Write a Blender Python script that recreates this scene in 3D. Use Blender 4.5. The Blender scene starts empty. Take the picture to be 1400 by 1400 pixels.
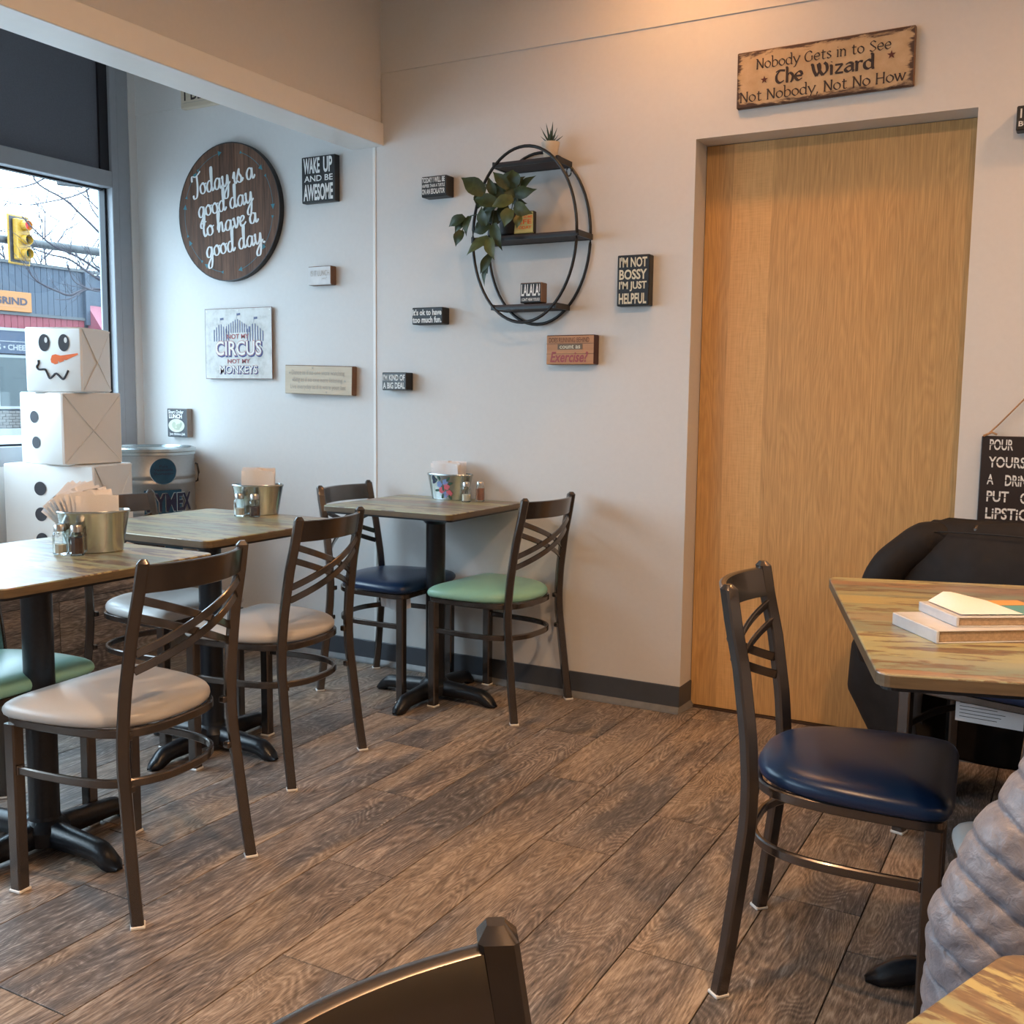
import bpy, math, random
from math import sin, cos, pi, radians as rad, sqrt
from mathutils import Vector, Matrix, noise as mnoise
random.seed(7)
SC = bpy.context.scene
COL = SC.collection

# ---------------------------------------------------------------- camera
YAW, PITCH, ROLL, FPX = -0.501509768, 0.110559663, 0.0114735247, 1412.13
_f = Vector((sin(YAW)*cos(PITCH), cos(YAW)*cos(PITCH), -sin(PITCH)))
_r = Vector((cos(YAW), -sin(YAW), 0)); _u = _r.cross(_f)
_R = cos(ROLL)*_r + sin(ROLL)*_u; _U = -sin(ROLL)*_r + cos(ROLL)*_u
cam_d = bpy.data.cameras.new('camera'); cam = bpy.data.objects.new('camera', cam_d); COL.objects.link(cam)
cam_d.sensor_width = 36; cam_d.sensor_fit = 'HORIZONTAL'; cam_d.lens = FPX/1400*36
cam_d.clip_start = 0.02; cam_d.clip_end = 300
cam.matrix_world = Matrix(((_R.x, _U.x, -_f.x, 0), (_R.y, _U.y, -_f.y, 0), (_R.z, _U.z, -_f.z, 1.22), (0, 0, 0, 1)))
SC.camera = cam
# ---------------------------------------------------------------- colour management
SC.view_settings.view_transform = 'Standard'; SC.view_settings.look = 'None'
SC.view_settings.gamma = 1; SC.view_settings.use_curve_mapping = False
SC.view_settings.exposure = 0.16
# ---------------------------------------------------------------- world: bright overcast
W = bpy.data.worlds.new('world'); SC.world = W; W.use_nodes = True
bg = W.node_tree.nodes['Background']; bg.inputs[0].default_value = (0.60, 0.81, 1.0, 1)
_wt = W.node_tree; _tc = _wt.nodes.new('ShaderNodeTexCoord'); _sp = _wt.nodes.new('ShaderNodeSeparateXYZ'); _ma = _wt.nodes.new('ShaderNodeMath')
_mx = _wt.nodes.new('ShaderNodeMath'); _mx.operation = 'MAXIMUM'; _mx.inputs[1].default_value = 0.0
_ma.operation = 'MULTIPLY_ADD'; _ma.inputs[1].default_value = 5.6; _ma.inputs[2].default_value = 6.0      # CIE overcast: zenith 3x the horizon
_wt.links.new(_tc.outputs['Generated'], _sp.inputs[0]); _wt.links.new(_sp.outputs[2], _mx.inputs[0]); _wt.links.new(_mx.outputs[0], _ma.inputs[0]); _wt.links.new(_ma.outputs[0], bg.inputs[1])
# hazy sun behind thin cloud
_sd = bpy.data.lights.new('hazy_sun', 'SUN'); _sd.energy = 0.6; _sd.angle = rad(18); _sd.color = (0.84, 0.94, 1.0)
_so = bpy.data.objects.new('hazy_sun', _sd); COL.objects.link(_so)
_so.rotation_euler = Vector((0.70, 0.50, -0.55)).to_track_quat('-Z', 'Y').to_euler()
# ---------------------------------------------------------------- lights
def portal(loc, rot, sx, sy):
    l = bpy.data.lights.new('portal', 'AREA'); l.shape = 'RECTANGLE'; l.size = sx; l.size_y = sy; l.energy = 1
    l.cycles.is_portal = True
    o = bpy.data.objects.new('portal', l); o.location = loc; o.rotation_euler = rot; COL.objects.link(o)
WINS = [(0.60, 3.60), (-2.90, 0.52)]
for a, b in WINS:
    portal((-4.285, (a+b)/2, 1.59), (0, rad(-90), 0), 1.25, b-a)
LAMPS = [(-1.32, 3.30, 3.9), (0.75, 3.25, 12), (0.3, 1.1, 40), (-1.0, 0.9, 24), (2.2, 0.4, 24)]
for x, y, e in LAMPS:
    l = bpy.data.lights.new('ceiling_lamp_light', 'AREA'); l.shape = 'DISK'; l.size = 0.16; l.energy = e; l.color = (1.0, 0.50, 0.20) if y > 3 else (1.0, 0.62, 0.34)
    l.spread = rad(165)
    o = bpy.data.objects.new('ceiling_lamp_light', l); o.location = (x, y, 3.0); COL.objects.link(o)

# ================================================================ materials
class NT:
    def __init__(s, name):
        s.m = bpy.data.materials.new(name); s.m.use_nodes = True; s.t = s.m.node_tree
        s.b = s.t.nodes['Principled BSDF']; s.out = s.t.nodes['Material Output']
    def n(s, typ, ins=None, **kw):
        nd = s.t.nodes.new(typ)
        for k, v in kw.items(): setattr(nd, k, v)
        for k, v in (ins or {}).items():
            if isinstance(v, bpy.types.NodeSocket): s.t.links.new(v, nd.inputs[k])
            else: nd.inputs[k].default_value = v
        return nd
    def link(s, a, b): s.t.links.new(a, b)
    def ramp(s, fac, stops, interp='LINEAR'):
        r = s.n('ShaderNodeValToRGB', {0: fac}); cr = r.color_ramp; cr.interpolation = interp
        while len(cr.elements) < len(stops): cr.elements.new(0.5)
        for e, (p, c) in zip(cr.elements, stops): e.position = p; e.color = (c[0], c[1], c[2], 1)
        return r.outputs[0]
    def math(s, op, a, b=0.0, c=None):
        d = {0: a, 1: b}
        if c is not None: d[2] = c
        return s.n('ShaderNodeMath', d, operation=op).outputs[0]
    def mix(s, fac, a, b, bt='MIX'):
        nd = s.n('ShaderNodeMix', data_type='RGBA', blend_type=bt)
        for i, v in ((0, fac), (6, a), (7, b)):
            if isinstance(v, bpy.types.NodeSocket): s.link(v, nd.inputs[i])
            else: nd.inputs[i].default_value = v if i == 0 else (v[0], v[1], v[2], 1)
        return nd.outputs[2]
    def bump(s, h, strength=0.2, dist=0.01):
        b = s.n('ShaderNodeBump', {'Height': h, 'Strength': strength, 'Distance': dist}); s.link(b.outputs[0], s.b.inputs['Normal'])
    def noise(s, vec, scale, detail=3, rough=0.5, dist=0.0):
        return s.n('ShaderNodeTexNoise', {'Vector': vec, 'Scale': scale, 'Detail': detail, 'Roughness': rough, 'Distortion': dist}).outputs[0]
    def obj(s, scale=(1, 1, 1), rnd=0.0):
        tc = s.n('ShaderNodeTexCoord').outputs['Object']
        v = tc
        if rnd:
            oi = s.n('ShaderNodeObjectInfo').outputs['Random']
            o = s.math('MULTIPLY', oi, rnd)
            cx = s.n('ShaderNodeCombineXYZ', {0: o, 1: s.math('MULTIPLY', o, 1.7), 2: s.math('MULTIPLY', o, 0.6)}).outputs[0]
            v = s.n('ShaderNodeVectorMath', {0: tc, 1: cx}, operation='ADD').outputs[0]
        return s.n('ShaderNodeMapping', {'Vector': v, 'Scale': scale}).outputs[0]

def plain(name, col, rough=0.5, metal=0.0, var=0.06, bumps=0.0, scale=30, coat=0.0, spec=None):
    k = NT(name); v = k.obj()
    nz = k.noise(v, scale, 3)
    c = k.ramp(nz, [(0.3, [x*(1-var) for x in col]), (0.7, [min(1, x*(1+var)) for x in col])])
    k.link(c, k.b.inputs['Base Color']); k.b.inputs['Roughness'].default_value = rough; k.b.inputs['Metallic'].default_value = metal
    if coat: k.b.inputs['Coat Weight'].default_value = coat
    if spec is not None: k.b.inputs['Specular IOR Level'].default_value = spec
    if bumps: k.bump(nz, bumps, 0.002)
    return k.m
M = {}
M['wall'] = plain('wall_paint', (0.70, 0.69, 0.675), 0.55, var=0.012, bumps=0.08, scale=60)
M['ceil'] = plain('ceiling_paint', (0.70, 0.68, 0.65), 0.8, var=0.01)
M['trimw'] = plain('trim_paint', (0.84, 0.84, 0.82), 0.4, var=0.01)
M['frame'] = plain('window_frame_paint', (0.34, 0.36, 0.39), 0.4, var=0.02)
M['gasket'] = plain('black_gasket', (0.01, 0.01, 0.015), 0.5)
M['shade'] = plain('roller_shade_fabric', (0.13, 0.14, 0.17), 0.7, var=0.08, scale=200)
M['base'] = plain('rubber_baseboard', (0.062, 0.07, 0.085), 0.42, var=0.05)
M['toe'] = plain('rubber_toe', (0.19, 0.19, 0.19), 0.4, var=0.12)
M['black'] = plain('black_paint', (0.012, 0.011, 0.012), 0.45)
M['iron'] = plain('black_cast_iron', (0.009, 0.011, 0.016), 0.33, var=0.2, bumps=0.25, scale=120)
M['wire'] = plain('black_wire_metal', (0.012, 0.011, 0.012), 0.35)
M['white'] = plain('white_plastic', (0.8, 0.8, 0.78), 0.4)
M['letter'] = plain('white_lettering', (0.80, 0.80, 0.78), 0.6, var=0.03)
M['cream'] = plain('cream_lettering', (0.72, 0.66, 0.50), 0.6, var=0.03)
M['ink'] = plain('dark_ink', (0.035, 0.02, 0.02), 0.6)
M['greyink'] = plain('grey_ink', (0.42, 0.38, 0.33), 0.7)
M['redink'] = plain('red_ink', (0.36, 0.08, 0.09), 0.6)
M['blueink'] = plain('blue_ink', (0.05, 0.06, 0.20), 0.6)
M['navyink'] = plain('navy_ink', (0.015, 0.018, 0.06), 0.5)
M['teal_ink'] = plain('teal_ink', (0.04, 0.20, 0.24), 0.6)
M['boxpaper'] = plain('white_wrapping_paper', (0.82, 0.81, 0.78), 0.42, var=0.02, bumps=0.35, scale=9)
M['felt'] = plain('dark_grey_paper', (0.045, 0.045, 0.055), 0.7)
M['orange'] = plain('orange_paper', (0.85, 0.16, 0.03), 0.6)
M['napkin'] = plain('white_paper_napkin', (0.84, 0.82, 0.82), 0.85, var=0.015, bumps=0.3, scale=220)
M['salt'] = plain('salt_grains', (0.82, 0.78, 0.66), 0.9, bumps=0.4, scale=900)
M['pepper'] = plain('pepper_grains', (0.10, 0.055, 0.04), 0.9, var=0.6, scale=900)
M['pinksalt'] = plain('red_spice_grains', (0.42, 0.20, 0.13), 0.9, var=0.5, scale=900)
M['cap'] = plain('steel_cap', (0.55, 0.53, 0.5), 0.28, 1.0)
M['pot'] = plain('cream_ceramic', (0.74, 0.64, 0.50), 0.4)
M['succ'] = plain('succulent_leaf', (0.035, 0.07, 0.05), 0.45)
M['leafm'] = plain('silk_leaf', (0.035, 0.055, 0.018), 0.48, var=0.35, scale=40)
M['leaf2'] = plain('pale_silk_leaf', (0.085, 0.10, 0.028), 0.48, var=0.25, scale=40)
M['blackfab'] = plain('black_coat_fabric', (0.016, 0.0125, 0.0115), 0.75, var=0.15, bumps=0.5, scale=25, spec=0.3)
M['lining'] = plain('black_lining', (0.004, 0.004, 0.005), 0.5)
M['twine'] = plain('jute_twine', (0.42, 0.25, 0.13), 0.9, var=0.3, scale=300)
M['bookw'] = plain('book_cover_white', (0.60, 0.60, 0.62), 0.35)
M['pages'] = plain('book_pages', (0.48, 0.34, 0.22), 0.8, var=0.15, scale=200)
M['tealcov'] = plain('teal_cover', (0.10, 0.34, 0.36), 0.4)
M['orcov'] = plain('orange_cover', (0.80, 0.36, 0.08), 0.4)
M['yellow'] = plain('yellow_paper', (0.62, 0.58, 0.22), 0.6)
M['pink'] = plain('pink_print', (0.62, 0.14, 0.19), 0.5)
M['bluefl'] = plain('blue_print', (0.20, 0.32, 0.62), 0.5)
M['greenfl'] = plain('green_print', (0.04, 0.11, 0.08), 0.5)
M['vw'] = plain('white_grey_vinyl', (0.56, 0.54, 0.52), 0.3, var=0.02, bumps=0.05, scale=300)
M['vn'] = plain('navy_vinyl', (0.007, 0.026, 0.080), 0.3, var=0.04, bumps=0.05, scale=300)
M['vt'] = plain('seafoam_vinyl', (0.30, 0.62, 0.51), 0.3, var=0.03, bumps=0.05, scale=300)
# outdoors
M['siding'] = plain('blue_siding', (0.030, 0.040, 0.058), 0.6)
M['redsid'] = plain('red_siding', (0.15, 0.018, 0.026), 0.6)
M['awn'] = plain('pink_awning', (0.19, 0.045, 0.062), 0.6)
M['orsign'] = plain('orange_sign', (0.27, 0.10, 0.018), 0.5)
M['navys'] = plain('navy_fascia', (0.02, 0.03, 0.055), 0.5)
M['outw'] = plain('outdoor_white', (0.2, 0.2, 0.2), 0.5)
M['outgl'] = plain('shop_glass', (0.028, 0.038, 0.04), 0.25)
M['brick'] = plain('grey_brick', (0.09, 0.08, 0.075), 0.8, var=0.2)
M['walk'] = plain('concrete', (0.32, 0.31, 0.31), 0.9, var=0.08, scale=3)
M['road'] = plain('asphalt', (0.16, 0.16, 0.163), 0.9, var=0.1)
M['bark'] = plain('bark', (0.035, 0.028, 0.036), 0.8, var=0.2)
M['sigy'] = plain('signal_yellow', (0.30, 0.155, 0.006), 0.5)
M['sigk'] = plain('signal_black', (0.02, 0.018, 0.02), 0.5)
M['mast'] = plain('grey_mast', (0.045, 0.045, 0.047), 0.5)

def tube_metal():
    k = NT('bronze_grey_metal'); v = k.obj((1, 1, 0.06))
    nz = k.noise(k.obj(), 14, 2)
    c = k.ramp(nz, [(0.3, (0.112, 0.094, 0.085)), (0.7, (0.125, 0.106, 0.096))])
    k.link(c, k.b.inputs['Base Color']); k.b.inputs['Metallic'].default_value = 0.85
    k.b.inputs['Roughness'].default_value = 0.27; k.b.inputs['Coat Weight'].default_value = 0.4; k.b.inputs['Coat Roughness'].default_value = 0.12
    return k.m
M['tube'] = tube_metal()
def galv(name, tint=(0.62, 0.64, 0.64), rough=0.33):
    k = NT(name); v = k.obj()
    vo = k.n('ShaderNodeTexVoronoi', {'Vector': v, 'Scale': 90.0}).outputs['Color']
    g = k.n('ShaderNodeRGBToBW', {0: vo}).outputs[0]
    c = k.ramp(g, [(0.1, [x*0.93 for x in tint]), (0.9, tint)])
    k.link(c, k.b.inputs['Base Color']); k.b.inputs['Metallic'].default_value = 0.9
    k.link(k.math('MULTIPLY_ADD', g, 0.05, rough-0.03), k.b.inputs['Roughness'])
    return k.m
M['galv'] = galv('galvanised_steel', (.52, .58, .59), 0.2); M['galvd'] = galv('galvanised_drum', (0.42, 0.43, 0.43), 0.42)
def printed(name, col):
    k = NT(name); k.b.inputs['Base Color'].default_value = (*col, 1); nz = k.noise(k.obj(), 20, 4)
    k.link(k.ramp(nz, [(0.35, [x*0.7 for x in col]), (0.75, col)]), k.b.inputs['Base Color'])
    k.b.inputs['Metallic'].default_value = 0.3; k.b.inputs['Roughness'].default_value = 0.45
    return k.m
M['drumblue'] = printed('blue_drum_print', (0.02, 0.10, 0.19))
def thin_glass():
    k = NT('window_glass'); k.t.nodes.remove(k.b)
    tr = k.n('ShaderNodeBsdfTransparent', {0: (0.97, 0.99, 0.99, 1)}); gl = k.n('ShaderNodeBsdfGlossy', {'Roughness': 0.01})
    bf = k.n('ShaderNodeNewGeometry').outputs['Backfacing']; fr = k.n('ShaderNodeFresnel', {0: k.math('MULTIPLY_ADD', bf, 1/1.45-1.45, 1.45)}); mx = k.n('ShaderNodeMixShader', {0: fr.outputs[0], 1: tr.outputs[0], 2: gl.outputs[0]})
    k.link(mx.outputs[0], k.out.inputs[0]); return k.m
M['pane'] = thin_glass()
def jar_glass():
    k = NT('clear_glass'); k.b.inputs['Base Color'].default_value = (0.96, 0.98, 0.98, 1)
    k.b.inputs['Transmission Weight'].default_value = 1; k.b.inputs['Roughness'].default_value = 0.02; k.b.inputs['IOR'].default_value = 1.3
    return k.m
M['jar'] = jar_glass()
def emis(name, col, s):
    k = NT(name); k.b.inputs['Base Color'].default_value = (*col, 1); k.b.inputs['Emission Color'].default_value = (*col, 1)
    k.b.inputs['Emission Strength'].default_value = s; return k.m
M['lampdisc'] = emis('lamp_diffuser', (1.0, 0.75, 0.45), 8); M['sigred'] = emis('red_lens', (1.0, 0.06, 0.08), 1.6)
M['sigamber'] = emis('amber_lens', (1.0, 0.45, 0.05), 1.6); M['siggreen'] = plain('dark_green_lens', (0.02, 0.10, 0.09), 0.2)

def plank_mat():
    k = NT('weathered_oak_vinyl')
    v = k.obj((1, 1, 1), 37.0)
    oi = k.n('ShaderNodeObjectInfo').outputs['Random']
    st = k.n('ShaderNodeMapping', {'Vector': v, 'Scale': (1, 0.09, 1)}).outputs[0]
    # cathedral figure: contour lines of a stretched noise field
    fld = k.noise(k.n('ShaderNodeMapping', {'Vector': v, 'Scale': (1, 0.22, 1)}).outputs[0], 5.0, 2.5, 0.5, 0.4)
    rings = k.math('PINGPONG', k.math('MULTIPLY', fld, 46.0), 0.5)
    rings = k.math('MULTIPLY', rings, 2.0)
    fine = k.noise(st, 300, 3, 0.7)
    med = k.noise(st, 42, 4, 0.6, 0.3)
    blot = k.noise(k.n('ShaderNodeMapping', {'Vector': v, 'Scale': (1, 0.5, 1)}).outputs[0], 3.6, 3, 0.55, 0.4)
    g = k.math('ADD', k.math('MULTIPLY', rings, 0.13), k.math('ADD', k.math('MULTIPLY', fine, 0.56), k.math('MULTIPLY', med, 0.36)))
    msk = k.ramp(k.noise(k.n('ShaderNodeMapping', {'Vector': v, 'Scale': (1.5, 0.8, 1), 'Location': (4, 8, 2)}).outputs[0], 4.5, 2), [(0.50, (0, 0, 0)), (0.60, (1, 1, 1))])
    ln = k.ramp(rings, [(0.0, (1, 1, 1)), (0.22, (0, 0, 0))])
    g = k.math('ADD', k.math('MULTIPLY', k.math('SUBTRACT', g, 0.53), 2.2), k.math('ADD', 0.53, k.math('MULTIPLY', k.math('MULTIPLY', ln, msk), k.math('MULTIPLY', fine, 0.42))))
    base = k.ramp(g, [(0.20, (0.062, 0.045, 0.037)), (0.48, (0.165, 0.118, 0.088)), (0.66, (0.255, 0.190, 0.142)), (0.90, (0.42, 0.34, 0.27))])
    dark = k.ramp(g, [(0.20, (0.048, 0.040, 0.038)), (0.52, (0.105, 0.087, 0.079)), (0.70, (0.165, 0.140, 0.126)), (0.92, (0.38, 0.34, 0.31))])
    tan = k.ramp(g, [(0.22, (0.110, 0.070, 0.040)), (0.5, (0.235, 0.160, 0.100)), (0.82, (0.42, 0.31, 0.21))])
    fac = k.ramp(k.math('ADD', blot, k.math('MULTIPLY_ADD', oi, 0.20, -0.10)), [(0.44, (0, 0, 0)), (0.56, (1, 1, 1))])
    c = k.mix(fac, base, dark)
    bl2 = k.noise(k.n('ShaderNodeMapping', {'Vector': v, 'Scale': (1.6, 0.5, 1), 'Location': (9, 3, 1)}).outputs[0], 3.0, 2)
    f2 = k.ramp(bl2, [(0.50, (0, 0, 0)), (0.60, (0.95, 0.95, 0.95))])
    c = k.mix(f2, c, tan)
    hv = k.n('ShaderNodeHueSaturation', {'Color': c, 'Saturation': 0.80, 'Value': k.math('MULTIPLY_ADD', oi, 0.34, 1.15)}).outputs[0]
    k.link(hv, k.b.inputs['Base Color'])
    k.link(k.math('MULTIPLY_ADD', g, -0.12, 0.50), k.b.inputs['Roughness'])
    k.b.inputs['Specular IOR Level'].default_value = 0.45
    k.bump(g, 0.25, 0.0015)
    return k.m
M['plank'] = plank_mat()

def oak_door():
    k = NT('oak_laminate'); tc = k.obj()
    sep = k.n('ShaderNodeSeparateXYZ', {0: tc})
    X, Z = sep.outputs[0], sep.outputs[2]
    sx = k.math('DIVIDE', k.math('ADD', X, k.math('MULTIPLY', k.noise(tc, 0.6, 1), 0.03)), 0.148)
    idx = k.math('FLOOR', sx)
    wn = k.n('ShaderNodeTexWhiteNoise', {'W': idx}, noise_dimensions='1D').outputs[0]
    off = k.n('ShaderNodeCombineXYZ', {0: k.math('MULTIPLY', wn, 30), 1: 0.0, 2: k.math('MULTIPLY', wn, 11)}).outputs[0]
    v = k.n('ShaderNodeVectorMath', {0: tc, 1: off}, operation='ADD').outputs[0]
    fld = k.noise(k.n('ShaderNodeMapping', {'Vector': v, 'Scale': (1, 1, 0.13)}).outputs[0], 8.0, 2, 0.5, 0.2)
    rings = k.math('MULTIPLY', k.math('PINGPONG', k.math('MULTIPLY', fld, 22.0), 0.5), 2.0)
    fine = k.noise(k.n('ShaderNodeMapping', {'Vector': v, 'Scale': (1, 1, 0.025)}).outputs[0], 260, 3, 0.6)
    fleck = k.noise(k.n('ShaderNodeMapping', {'Vector': v, 'Scale': (0.12, 1, 1.2)}).outputs[0], 150, 2, 0.5)
    ff = k.math('MULTIPLY', k.math('GREATER_THAN', wn, 0.66), 0.30)
    g = k.math('ADD', k.math('MULTIPLY', rings, 0.09), k.math('ADD', k.math('MULTIPLY', fine, 0.66), k.math('MULTIPLY', fleck, ff)))
    c = k.ramp(g, [(0.22, (0.46, 0.262, 0.098)), (0.48, (0.65, 0.39, 0.155)), (0.75, (0.75, 0.48, 0.21))])
    c = k.n('ShaderNodeHueSaturation', {'Color': c, 'Value': k.math('MULTIPLY_ADD', wn, 0.10, 0.95)}).outputs[0]
    k.link(c, k.b.inputs['Base Color']); k.b.inputs['Roughness'].default_value = 0.42
    k.bump(g, 0.08, 0.001)
    return k.m
M['oak'] = oak_door()

def top_mat():
    k = NT('reclaimed_wood_laminate'); tc = k.obj((1, 1, 1), 21.0)
    sep = k.n('ShaderNodeSeparateXYZ', {0: tc}); X, Y = sep.outputs[0], sep.outputs[1]
    row = k.math('FLOOR', k.math('DIVIDE', Y, 0.095))
    wn = k.n('ShaderNodeTexWhiteNoise', {'W': row}, noise_dimensions='1D').outputs[0]
    v = k.n('ShaderNodeCombineXYZ', {0: k.math('ADD', X, k.math('MULTIPLY', wn, 13)), 1: Y, 2: 0.0}).outputs[0]
    s1 = k.noise(k.n('ShaderNodeMapping', {'Vector': v, 'Scale': (0.22, 1, 1)}).outputs[0], 26, 6, 0.62, 0.4)
    s2 = k.noise(k.n('ShaderNodeMapping', {'Vector': v, 'Scale': (0.28, 1, 1)}).outputs[0], 60, 5, 0.7, 0.2)
    s3 = k.noise(k.n('ShaderNodeMapping', {'Vector': v, 'Scale': (0.10, 1, 1)}).outputs[0], 10, 2)
    paint = k.ramp(k.math('ADD', k.math('MULTIPLY', wn, 0.55), k.math('MULTIPLY', s3, 0.5)),
        [(0.20, (0.22, 0.25, 0.15)), (0.36, (0.36, 0.35, 0.18)), (0.47, (0.42, 0.34, 0.14)), (0.57, (0.19, 0.24, 0.17)), (0.66, (0.30, 0.14, 0.075)), (0.74, (0.28, 0.30, 0.20)), (0.86, (0.15, 0.21, 0.16))])
    wood = k.ramp(s2, [(0.3, (0.075, 0.046, 0.026)), (0.5, (0.155, 0.10, 0.055)), (0.72, (0.25, 0.165, 0.09))])
    f = k.ramp(k.math('ADD', k.math('MULTIPLY', s1, 0.75), k.math('MULTIPLY', s2, 0.25)), [(0.455, (0, 0, 0)), (0.49, (1, 1, 1))])
    c = k.mix(f, wood, paint)
    k.link(c, k.b.inputs['Base Color']); k.b.inputs['Roughness'].default_value = 0.42; k.b.inputs['Specular IOR Level'].default_value = 0.8; k.b.inputs['Coat Weight'].default_value = 0.55; k.b.inputs['Coat Roughness'].default_value = 0.3
    return k.m
M['top'] = top_mat()
def old_wood(name, a, b, rough=0.6, sc=(1, 1, 0.06), fr=90):
    k = NT(name); v = k.obj(sc); g = k.noise(v, fr, 4, 0.65, 0.3); g2 = k.noise(v, fr*0.2, 3)
    h = k.math('ADD', k.math('MULTIPLY', g, 0.5), k.math('MULTIPLY', g2, 0.5))
    k.link(k.ramp(h, [(0.35, a), (0.65, b)]), k.b.inputs['Base Color']); k.b.inputs['Roughness'].default_value = rough
    k.bump(h, 0.2, 0.001); return k.m
M['signwood'] = old_wood('stained_plank_wood', (0.045, 0.020, 0.012), (0.20, 0.098, 0.055), 0.75)
M['shelfwood'] = old_wood('dark_shelf_wood', (0.030, 0.018, 0.016), (0.065, 0.04, 0.034), sc=(0.06, 1, 1))
M['redwood'] = old_wood('warm_pine_print', (0.42, 0.20, 0.09), (0.58, 0.30, 0.15), sc=(0.06, 1, 1), fr=60)
M['pine'] = old_wood('cream_painted_wood', (0.55, 0.46, 0.34), (0.64, 0.55, 0.42), sc=(0.1, 1, 1))
M['brownedge'] = old_wood('brown_wood_edge', (0.12, 0.06, 0.035), (0.22, 0.12, 0.07))
def wizard_mat():
    k = NT('distressed_tan_paint'); tc = k.n('ShaderNodeTexCoord').outputs['Generated']
    sep = k.n('ShaderNodeSeparateXYZ', {0: tc})
    dx = k.math('SUBTRACT', 0.5, k.math('ABSOLUTE', k.math('SUBTRACT', sep.outputs[0], 0.5)))
    dz = k.math('SUBTRACT', 0.5, k.math('ABSOLUTE', k.math('SUBTRACT', sep.outputs[2], 0.5)))
    e = k.math('MINIMUM', k.math('MULTIPLY', dx, 3.1), dz)
    nz = k.noise(k.obj((0.22, 1, 1)), 42, 5, 0.7, 0.4)
    w = k.math('ADD', e, k.math('MULTIPLY', k.math('SUBTRACT', nz, 0.5), 0.42))
    tan = k.ramp(k.noise(k.obj(), 14, 5, 0.6), [(0.3, (0.46, 0.31, 0.17)), (0.7, (0.60, 0.45, 0.28))])
    c = k.mix(k.ramp(w, [(0.035, (1, 1, 1)), (0.09, (0, 0, 0))]), tan, (0.07, 0.035, 0.025))
    k.link(c, k.b.inputs['Base Color']); k.b.inputs['Roughness'].default_value = 0.55
    return k.m
M['wiz'] = wizard_mat()
def tin_sign():
    k = NT('weathered_tin_print'); nz = k.noise(k.obj(), 18, 5, 0.65)
    k.link(k.ramp(nz, [(0.3, (0.42, 0.41, 0.38)), (0.5, (0.60, 0.59, 0.56)), (0.75, (0.68, 0.68, 0.66))]), k.b.inputs['Base Color'])
    k.b.inputs['Roughness'].default_value = 0.45; return k.m
M['tin'] = tin_sign()
def puffer_mat():
    k = NT('silver_grey_nylon'); v = k.obj()
    nz = k.noise(v, 55, 4, 0.6, 0.5)
    k.link(k.ramp(nz, [(0.3, (0.165, 0.163, 0.195)), (0.7, (0.26, 0.255, 0.295))]), k.b.inputs['Base Color'])
    k.b.inputs['Roughness'].default_value = 0.36; k.b.inputs['Sheen Weight'].default_value = 0.2
    k.bump(nz, 0.5, 0.006); return k.m
M['puff'] = puffer_mat()

# ================================================================ mesh helpers
def mesh(name, V, F, smooth=False, mat=None, auto=None):
    me = bpy.data.meshes.new(name); me.from_pydata([tuple(v) for v in V], [], F); me.validate(); me.update()
    if smooth: me.polygons.foreach_set('use_smooth', [True]*len(me.polygons))
    if smooth and auto is not None:
        try: me.set_sharp_from_angle(angle=rad(auto))
        except Exception: pass
    for m in (mat if isinstance(mat, (list, tuple)) else [mat] if mat else []): me.materials.append(m)
    return me
def ob(name, me, parent=None, loc=None, rz=None, **p):
    o = bpy.data.objects.new(name, me); COL.objects.link(o)
    if parent is not None: o.parent = parent
    if loc is not None: o.location = loc
    if rz is not None: o.rotation_euler = (0, 0, rz)
    for k, v in p.items(): o[k] = v
    return o
def thing(name, label, cat, loc=(0, 0, 0), rz=0.0, group=None, data=None):
    o = ob(name, data, None, loc, rz); o['label'] = label; o['category'] = cat
    if group: o['group'] = group
    return o
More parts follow.
